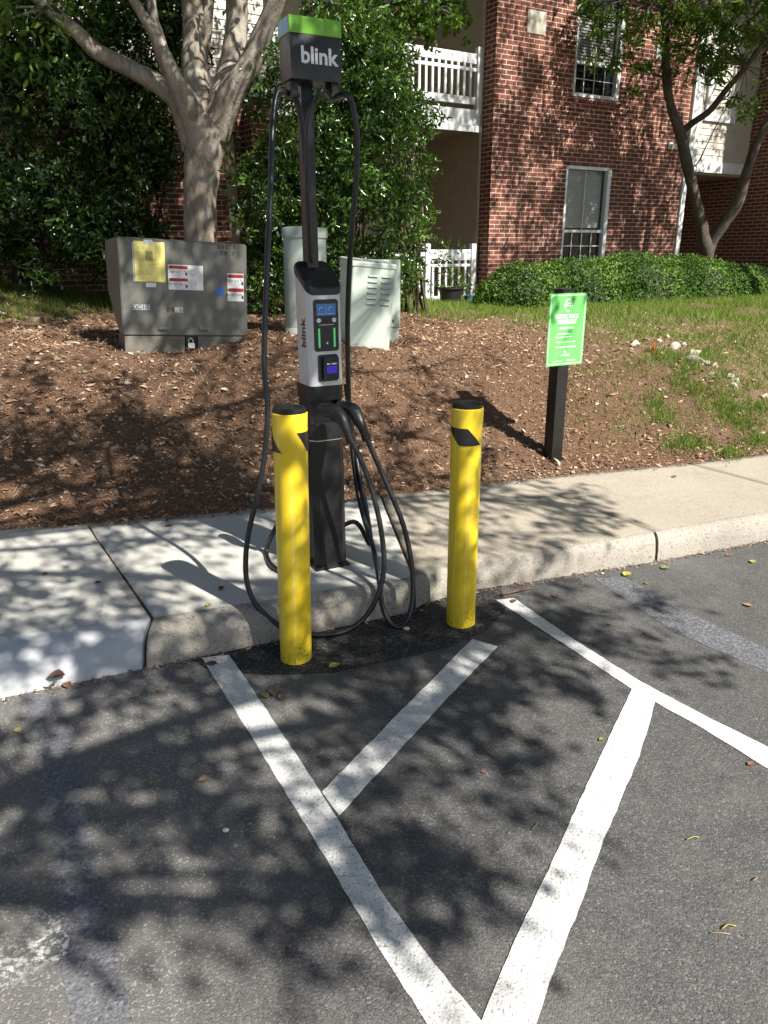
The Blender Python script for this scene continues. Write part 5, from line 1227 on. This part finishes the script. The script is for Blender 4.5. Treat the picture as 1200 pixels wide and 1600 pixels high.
# ------------------------------------------------------------------ small things
def gpt(px, py):
    best = None
    for zz in np.linspace(.15, 1.3, 120):
        q = onz(px, py, zz)
        if q.y < 0: break
        d = float(hz(q.x, q.y)) - zz
        if d <= 0: return Vector((q.x, q.y, float(hz(q.x, q.y))))
    return q
def rock(px, py, wpx, label, m='rock', flat=.6, group=None):
    p = gpt(px, py); t = (p - O).dot(fwd); r_ = wpx * t / F / 2; bm = bmesh.new(); bmesh.ops.create_icosphere(bm, subdivisions=2, radius=1)
    for v in bm.verts:
        v.co = Vector((v.co.x * random.uniform(.9, 1.12), v.co.y * .85 * random.uniform(.9, 1.12), v.co.z * flat * random.uniform(.9, 1.1))) * r_ * 1.35
    for _k in range(6):        # chip flat facets off the stone
        d_ = Vector((random.gauss(0, 1), random.gauss(0, 1), random.gauss(.2, .7))).normalized(); lim = r_ * random.uniform(.5, .85) * (flat + (1 - flat) * (1 - abs(d_.z)))
        for v in bm.verts:
            e = v.co.dot(d_) - lim
            if e > 0: v.co -= d_ * e
    bmesh.ops.rotate(bm, verts=bm.verts[:], matrix=Matrix.Rotation(random.uniform(0, 3), 3, 'Z'))
    o = obj('rock', bm, m, smooth=25, label=label, cat='rock', group=group or 'pale stones on the bank'); o.location = p + Vector((0, 0, r_ * .2))
RK = [(1082, 550, 20, 'flat pale stone on top of the stone pile by the weeds'), (1085, 563, 26, 'biggest pale stone at the front of the stone pile'), (1104, 566, 16, 'tan stone at the right end of the biggest pale stone'), (1068, 560, 11, 'small yellowish stone at the left of the stone pile'),
 (1054, 543, 20, 'broad pale stone halfway between the orange flag and the stone pile'), (1040, 528, 14, 'tan stone just right of the orange flag top'), (1066, 538, 12, 'small stone just above the broad pale stone'), (1030, 533, 10, 'low stone tucked beside the orange flag'),
 (993, 538, 17, 'single stone left of the orange flag'), (1118, 570, 14, 'pinkish stone between the stone pile and the lower right stones'), (1114, 585, 12, 'small tan stone below the stone pile'), (1141, 585, 15, 'grey stone at the start of the lower right row'), (1150, 592, 12, 'thin pale stone in the lower right row'), (1148, 600, 15, 'lowest pale stone of the lower right row'), (1194, 618, 12, 'pale stone cut by the right edge of the frame'), (1016, 506, 6, 'tiny pale stone on the grass edge')]
for a in RK: rock(*a[:3], a[3])
RK2 = [(55, 502, 34, 'large brown stone in the upper left of the bank'), (40, 520, 14, 'small pale stone under the large brown stone'), (66, 520, 14, 'grey stone right of the small pale one under the large brown stone'), (110, 536, 16, 'brown stone left of the transformer base'), (222, 697, 20, 'brown stone alone in the middle of the left mulch'), (382, 740, 12, 'pale flat stone beside the hanging cable'), (230, 635, 12, 'grey flat stone in the middle of the left mulch'), (262, 640, 9, 'tan pebble right of the grey flat stone in the left mulch'), (200, 597, 11, 'whitish stone below the left corner of the transformer'), (125, 568, 9, 'tan stone in the left mulch near the frame side'), (270, 662, 11, 'grey pebble above the dark mulch patch'), (305, 676, 9, 'tan pebble between stone cluster and cable'), (180, 565, 9, 'buff pebble just below transformer left end'), (2, 490, 12, 'stone cut by the left edge of the frame')]
for a in RK2: rock(*a[:3], a[3], m='rock_dk' if 'brown' in a[3] or 'grey' in a[3] else 'rock', flat=.45, group='stones in the mulch')
# scattered gravel (uncountable)
n = 2600
pxs = rng.uniform(0, 620, n); pys = rng.uniform(480, 780, n); Pp = []
for a, b in zip(pxs, pys):
    if rng.random() < .85 - .0009 * abs(a - 260): Pp.append(gpt(a, b))
Pp = np.array([tuple(p) for p in Pp]); n = len(Pp); s = np.exp(rng.normal(size=n) * .45) * .008
ico = np.array([(1, 0, 0), (-1, 0, 0), (0, 1, 0), (0, -1, 0), (0, 0, .6), (0, 0, -.6)], float); fi = np.array([(0, 2, 4), (2, 1, 4), (1, 3, 4), (3, 0, 4), (2, 0, 5), (1, 2, 5), (3, 1, 5), (0, 3, 5)])
V = (Pp[:, None] + ico[None] * s[:, None, None] * rng.uniform(.5, 1.4, (n, 6, 1)) + np.array([0, 0, .005])).reshape(-1, 3); Fq = (np.arange(n)[:, None, None] * 6 + fi[None]).reshape(-1, 3)
MAT['gravel'] = var_mat('gravel', [(0, (.09, .06, .045)), (.5, (.24, .18, .13)), (1, (.46, .40, .32))])
np_mesh('bank_gravel', V, Fq, 'gravel', var=np.repeat(rng.random(n), 8), label='small stones and gravel mixed through the shaded mulch', cat='gravel', kind='stuff')
# grit and leaf litter in the gutter and along the pavement back
def litter(n, fx, spread, name, label):
    x = rng.uniform(-1.6, 2.4, n); base = fx(x); x_, y_, z_ = base[0], base[1] + rng.normal(size=n) * spread, base[2]
    th = rng.uniform(0, 6.28, n); D = np.stack([np.cos(th), np.sin(th), rng.normal(size=n) * .2], -1); L_ = rng.uniform(.006, .022, n)
    V, Fq = quads1(np.stack([x_, y_, z_ + rng.uniform(.002, .008, n)], -1), D, L_, L_ * rng.uniform(.2, .7, n), rng.normal(size=(n, 3)) * .3 + np.array([0, 0, 1]))
    np_mesh(name, V, Fq, 'chips', var=rng.beta(1.5, 1.6, n), label=label, cat='litter', kind='stuff')
litter(900, lambda x: (x, Yg(x) - .02, 0 * x + .002), .014, 'gutter_litter', 'brown grit and leaf crumbs lying along the foot of the kerb')
litter(1500, lambda x: (x, Yb(x) - .035, 0 * x + .147), .03, 'pavement_litter', 'mulch crumbs spilled on the back edge of the pavement')
# specks on pavement
n = 260; x = rng.uniform(-2.2, .9, n); t_ = rng.random(n); y = Yt(x) * (1 - t_) + Yb(x) * t_; th = rng.uniform(0, 6.28, n)
V, Fq = quads1(np.stack([x, y, 0 * x + .153], -1), np.stack([np.cos(th), np.sin(th), 0 * th], -1), rng.uniform(.004, .02, n), .003, np.tile([0, 0, 1.], (n, 1)))
np_mesh('pavement_debris', V, Fq, 'chips', var=rng.random(n) * .5, label='tiny dark twigs and seeds dotted over the pale pavement', cat='litter', kind='stuff')
def fcol(name, c): MAT[name] = painted(name, c, .6, 0, .18, None, 40, .3, .2)
fcol('leaf_brown', (.12, .062, .042)); fcol('leaf_red', (.24, .10, .055)); fcol('leaf_yellow', (.36, .31, .07)); fcol('leaf_green', (.15, .21, .045)); fcol('leaf_tan', (.27, .18, .11))
def dead_leaf(px, py, z, wpx, m, label, curl=.25, rz=None):
    p = onz(px, py, z); t = (p - O).dot(fwd); L_ = wpx * .75 * t / F; bm = bmesh.new(); nx_, rows = 8, []
    for i in range(nx_ + 1):
        u = i / nx_; wd = .34 * math.sin(math.pi * u ** .85) + .01; r_ = []
        for j in (-1, -.5, 0, .5, 1): r_.append(bm.verts.new(((u - .5) * L_, j * wd * L_ * (1 + random.uniform(-.08, .08)), L_ * (.03 + curl * (abs(j) ** 1.5) * wd + .10 * curl * (2 * u - 1) ** 2) + random.uniform(0, .02) * L_)))
        rows.append(r_)
    for a, b in zip(rows[:-1], rows[1:]):
        for j in range(4): bm.faces.new((a[j], b[j], b[j + 1], a[j + 1]))
    o = obj('fallen_leaf', bm, m, smooth=180, label=label, cat='leaf', group='fallen leaves'); o.location = p + Vector((0, 0, .001)); o.rotation_euler = (0, 0, rz if rz is not None else random.uniform(0, 6.28))
LV = [(88, 1060, .04, 36, 'leaf_brown', 'big brown curled leaf resting against the white kerb', .9), (105, 1072, .004, 26, 'leaf_red', 'reddish leaf right of the big brown curled leaf', .5), (74, 1074, .004, 22, 'leaf_brown', 'small brown leaf left of the big curled leaf', .5), (86, 1066, .03, 12, 'leaf_green', 'small green leaf lying on the big brown leaf'),
 (28, 1142, .003, 20, 'leaf_yellow', 'yellow leaf on asphalt at the left edge'), (234, 1226, .003, 18, 'leaf_green', 'yellow green leaf alone on the asphalt left of the long white line', .6), (318, 1220, .003, 24, 'leaf_tan', 'curled tan leaf on the asphalt near the long white line', .7), (192, 1198, .003, 9, 'leaf_red', 'tiny orange leaf fragment left of the yellow green leaf'),
 (330, 1038, .0032, 26, 'leaf_brown', 'brown leaf lying on the top end of the long white line', .3), (290, 1065, .003, 20, 'leaf_red', 'reddish leaf on the asphalt left of the white line end'), (248, 1080, .003, 12, 'leaf_red', 'small red leaf between kerb joint and white line'), (428, 1082, .005, 34, 'leaf_tan', 'tan leaf in the small pile between line and left bollard', .4), (415, 1088, .005, 22, 'leaf_yellow', 'yellowish leaf at the lower side of the small leaf pile', .4), (440, 1090, .005, 22, 'leaf_tan', 'dull leaf at the right of the small leaf pile', .4),
 (523, 1041, .006, 28, 'leaf_yellow', 'olive yellow leaf right of the left bollard foot', .3), (940, 1156, .003, 15, 'leaf_green', 'green leaf between the short white line and the right V line'), (1173, 1194, .0032, 17, 'leaf_red', 'orange brown leaf on the right white line'), (756, 1207, .003, 12, 'leaf_red', 'small brown leaf in the middle of the striped area'), (667, 944, .003, 22, 'leaf_green', 'green leaf at the kerb foot between cable and right bollard', .3),
 (890, 970 - 7, .003, 12, 'leaf_tan', 'small tan leaf on asphalt right of the kerb foot litter'), (980, 898, .003, 26, 'leaf_yellow', 'yellow leaf cluster below the kerb near the white chip', .3), (1040, 888, .003, 22, 'leaf_green', 'green yellow leaf at the right kerb joint', .3), (1010, 912, .003, 11, 'leaf_green', 'small round green leaf on asphalt near the right kerb joint'), (1138, 868, .003, 14, 'leaf_red', 'red leaf by the kerb at far right'), (1176, 878, .003, 18, 'leaf_yellow', 'yellow leaf on the asphalt at far right'),
 (1168, 946, .003, 20, 'leaf_tan', 'twiggy tan leaf on asphalt at far right below the others'), (1012, 992, .003, 10, 'leaf_tan', 'tiny orange leaf between the grey faded line and white line'), (953, 976, .003, 10, 'leaf_red', 'tiny red leaf above the right white line'), (868, 932, .003, 18, 'leaf_brown', 'brown leaf by the kerb at the start of the right line'), (802, 940, .0032, 18, 'leaf_brown', 'brown leaf on the start of the right white line'),
 (264, 822, .150, 16, 'leaf_red', 'pinkish leaf on the pale pavement near its back edge'), (267, 808, .150, 16, 'leaf_green', 'green leaf at the back edge of the pale pavement', .3), (325, 946, .143, 18, 'leaf_yellow', 'yellow leaf at the pavement edge above the kerb', .2), (346, 921, .146, 20, 'leaf_brown', 'dark dead leaf on the pavement left of the hanging cable', .6), (154, 911, .146, 14, 'leaf_brown', 'dark leaf beside the pavement joint', .5), (70, 898, .146, 16, 'leaf_red', 'reddish leaf on the far left pavement', .5), (1053, 745, .149, 12, 'leaf_brown', 'dark leaf on the tan pavement at right', .4), (615, 766, .152, 20, 'leaf_red', 'orange leaf on the pavement back edge right of the charger', .4)]
random.seed(5)
for a in LV: dead_leaf(*a[:6], *(a[6:] or ()))
def twig(px0, py0, px1, py1, z, r_, label, m='leaf_tan'):
    a, b = onz(px0, py0, z), onz(px1, py1, z); mid = a.lerp(b, .5) + Vector((random.gauss(0, .004), random.gauss(0, .004), .003)); bm = bmesh.new()
    tube(bm, catmull([Vector((0, 0, 0)), mid - a, b - a], 4), r_, 5); o = obj('twig', bm, m, smooth=180, label=label, cat='twig', group='twigs on the ground'); o.location = a + Vector((0, 0, r_))
twig(1073, 1312, 1092, 1309, .003, .0016, 'short yellow twig on the right asphalt', 'leaf_yellow'); twig(1110, 1458, 1140, 1460, .003, .0016, 'longest pale twig on the lower right asphalt'); twig(1128, 1452, 1150, 1448, .003, .0016, 'thin yellow twig just above the longest pale twig', 'leaf_yellow'); twig(831, 1296, 840, 1287, .003, .0016, 'tiny green twig left of the right V line', 'leaf_green')
twig(783, 931, 830, 920, .004, .006, 'brown stick lying along the kerb foot right of the right bollard', 'leaf_brown'); twig(1176, 1376, 1184, 1372, .003, .0018, 'small pale twig near the right frame edge')
# white pebbles
for px, py, w_, lb in ((353, 1298, 9, 'white pebble on the asphalt near the long white line'), (635, 983, 10, 'pale stone on the asphalt beside the cable bend')):
    p = onz(px, py, .003); r_ = w_ * (p - O).dot(fwd) / F / 2; bm = bmesh.new(); bmesh.ops.create_icosphere(bm, subdivisions=2, radius=r_)
    for v in bm.verts: v.co.z *= .5; v.co.x *= 1.2 * random.uniform(.95, 1.05)
    o = obj('pebble', bm, 'white_st' if px < 400 else 'rock', smooth=180, label=lb, cat='pebble'); o.location = p + Vector((0, 0, r_ * .3))
# marking flag
p = gpt(1022, 550); fl = empty('utility_flag', p, R(15), label='small bright orange marking flag stuck in the bank near the pale stones', cat='marker flag')
bm = bmesh.new(); tube(bm, [Vector((0, 0, -.05)), Vector((.012, 0, .12))], .0015, 6); obj('wire', bm, 'wire', fl)
bm = bmesh.new(); vs = []
for i in range(5):
    u = i / 4; vs.append([bm.verts.new((-.045 + .05 * u + .012 * (v_), .010 * math.sin(u * 6 + v_ * 2), .118 * v_ * (.25 + .75 * u) + .004)) for v_ in (0, .33, .66, 1)])
for a, b in zip(vs[:-1], vs[1:]):
    for j in range(3): bm.faces.new((a[j], b[j], b[j + 1], a[j + 1]))
bmesh.ops.solidify(bm, geom=bm.faces[:], thickness=.0008)
obj('flag_sheet', bm, 'orange', fl, smooth=60)
# planters at the patio
def pot(px, py, Y, r_, h_, m, label, leafy, vine=False):
    p = onY(px, py, Y); p.z = float(hz(p.x, p.y)) - .01; root = empty('planter', p, label=label, cat='planter')
    bm = bmesh.new(); lathe(bm, [(0.001, 0), (r_ * .75, 0), (r_ * .95, h_ * .9), (r_ * 1.06, h_ * .9), (r_ * 1.06, h_), (r_ * .93, h_), (r_ * .9, h_ * .88), (0.001, h_ * .88)], 28); obj('pot', bm, m, root, smooth=35)
    n_ = leafy; C = rng.normal(size=(n_, 3)) * np.array([r_ * .9, r_ * .5, .10]) + np.array([0, 0, h_ + .08])
    if vine:
        C2 = rng.normal(size=(n_ * 3, 3)) * np.array([.16, .05, .0]); C2[:, 2] = h_ + rng.random(n_ * 3) ** 1.4 * .75; C2[:, 0] += .06 * np.sin(C2[:, 2] * 6); C = np.concatenate([C, C2])
    Pq, D, LL, WW, N = rosettes(C, 4, .05, .022); V, Fq = leaves(Pq, D, LL, WW, nrm=N); np_mesh('foliage', V, Fq, 'leaf_mid', root, var=np.repeat(rng.random(len(Pq)), 2))
pot(704, 470, 12.15, .20, .26, 'pot', 'black nursery pot with climbing plant by the white patio railing', 26, True)
pot(732, 470, 12.2, .075, .14, 'bluepot', 'small teal pot with spiky plant at the brick corner', 8)
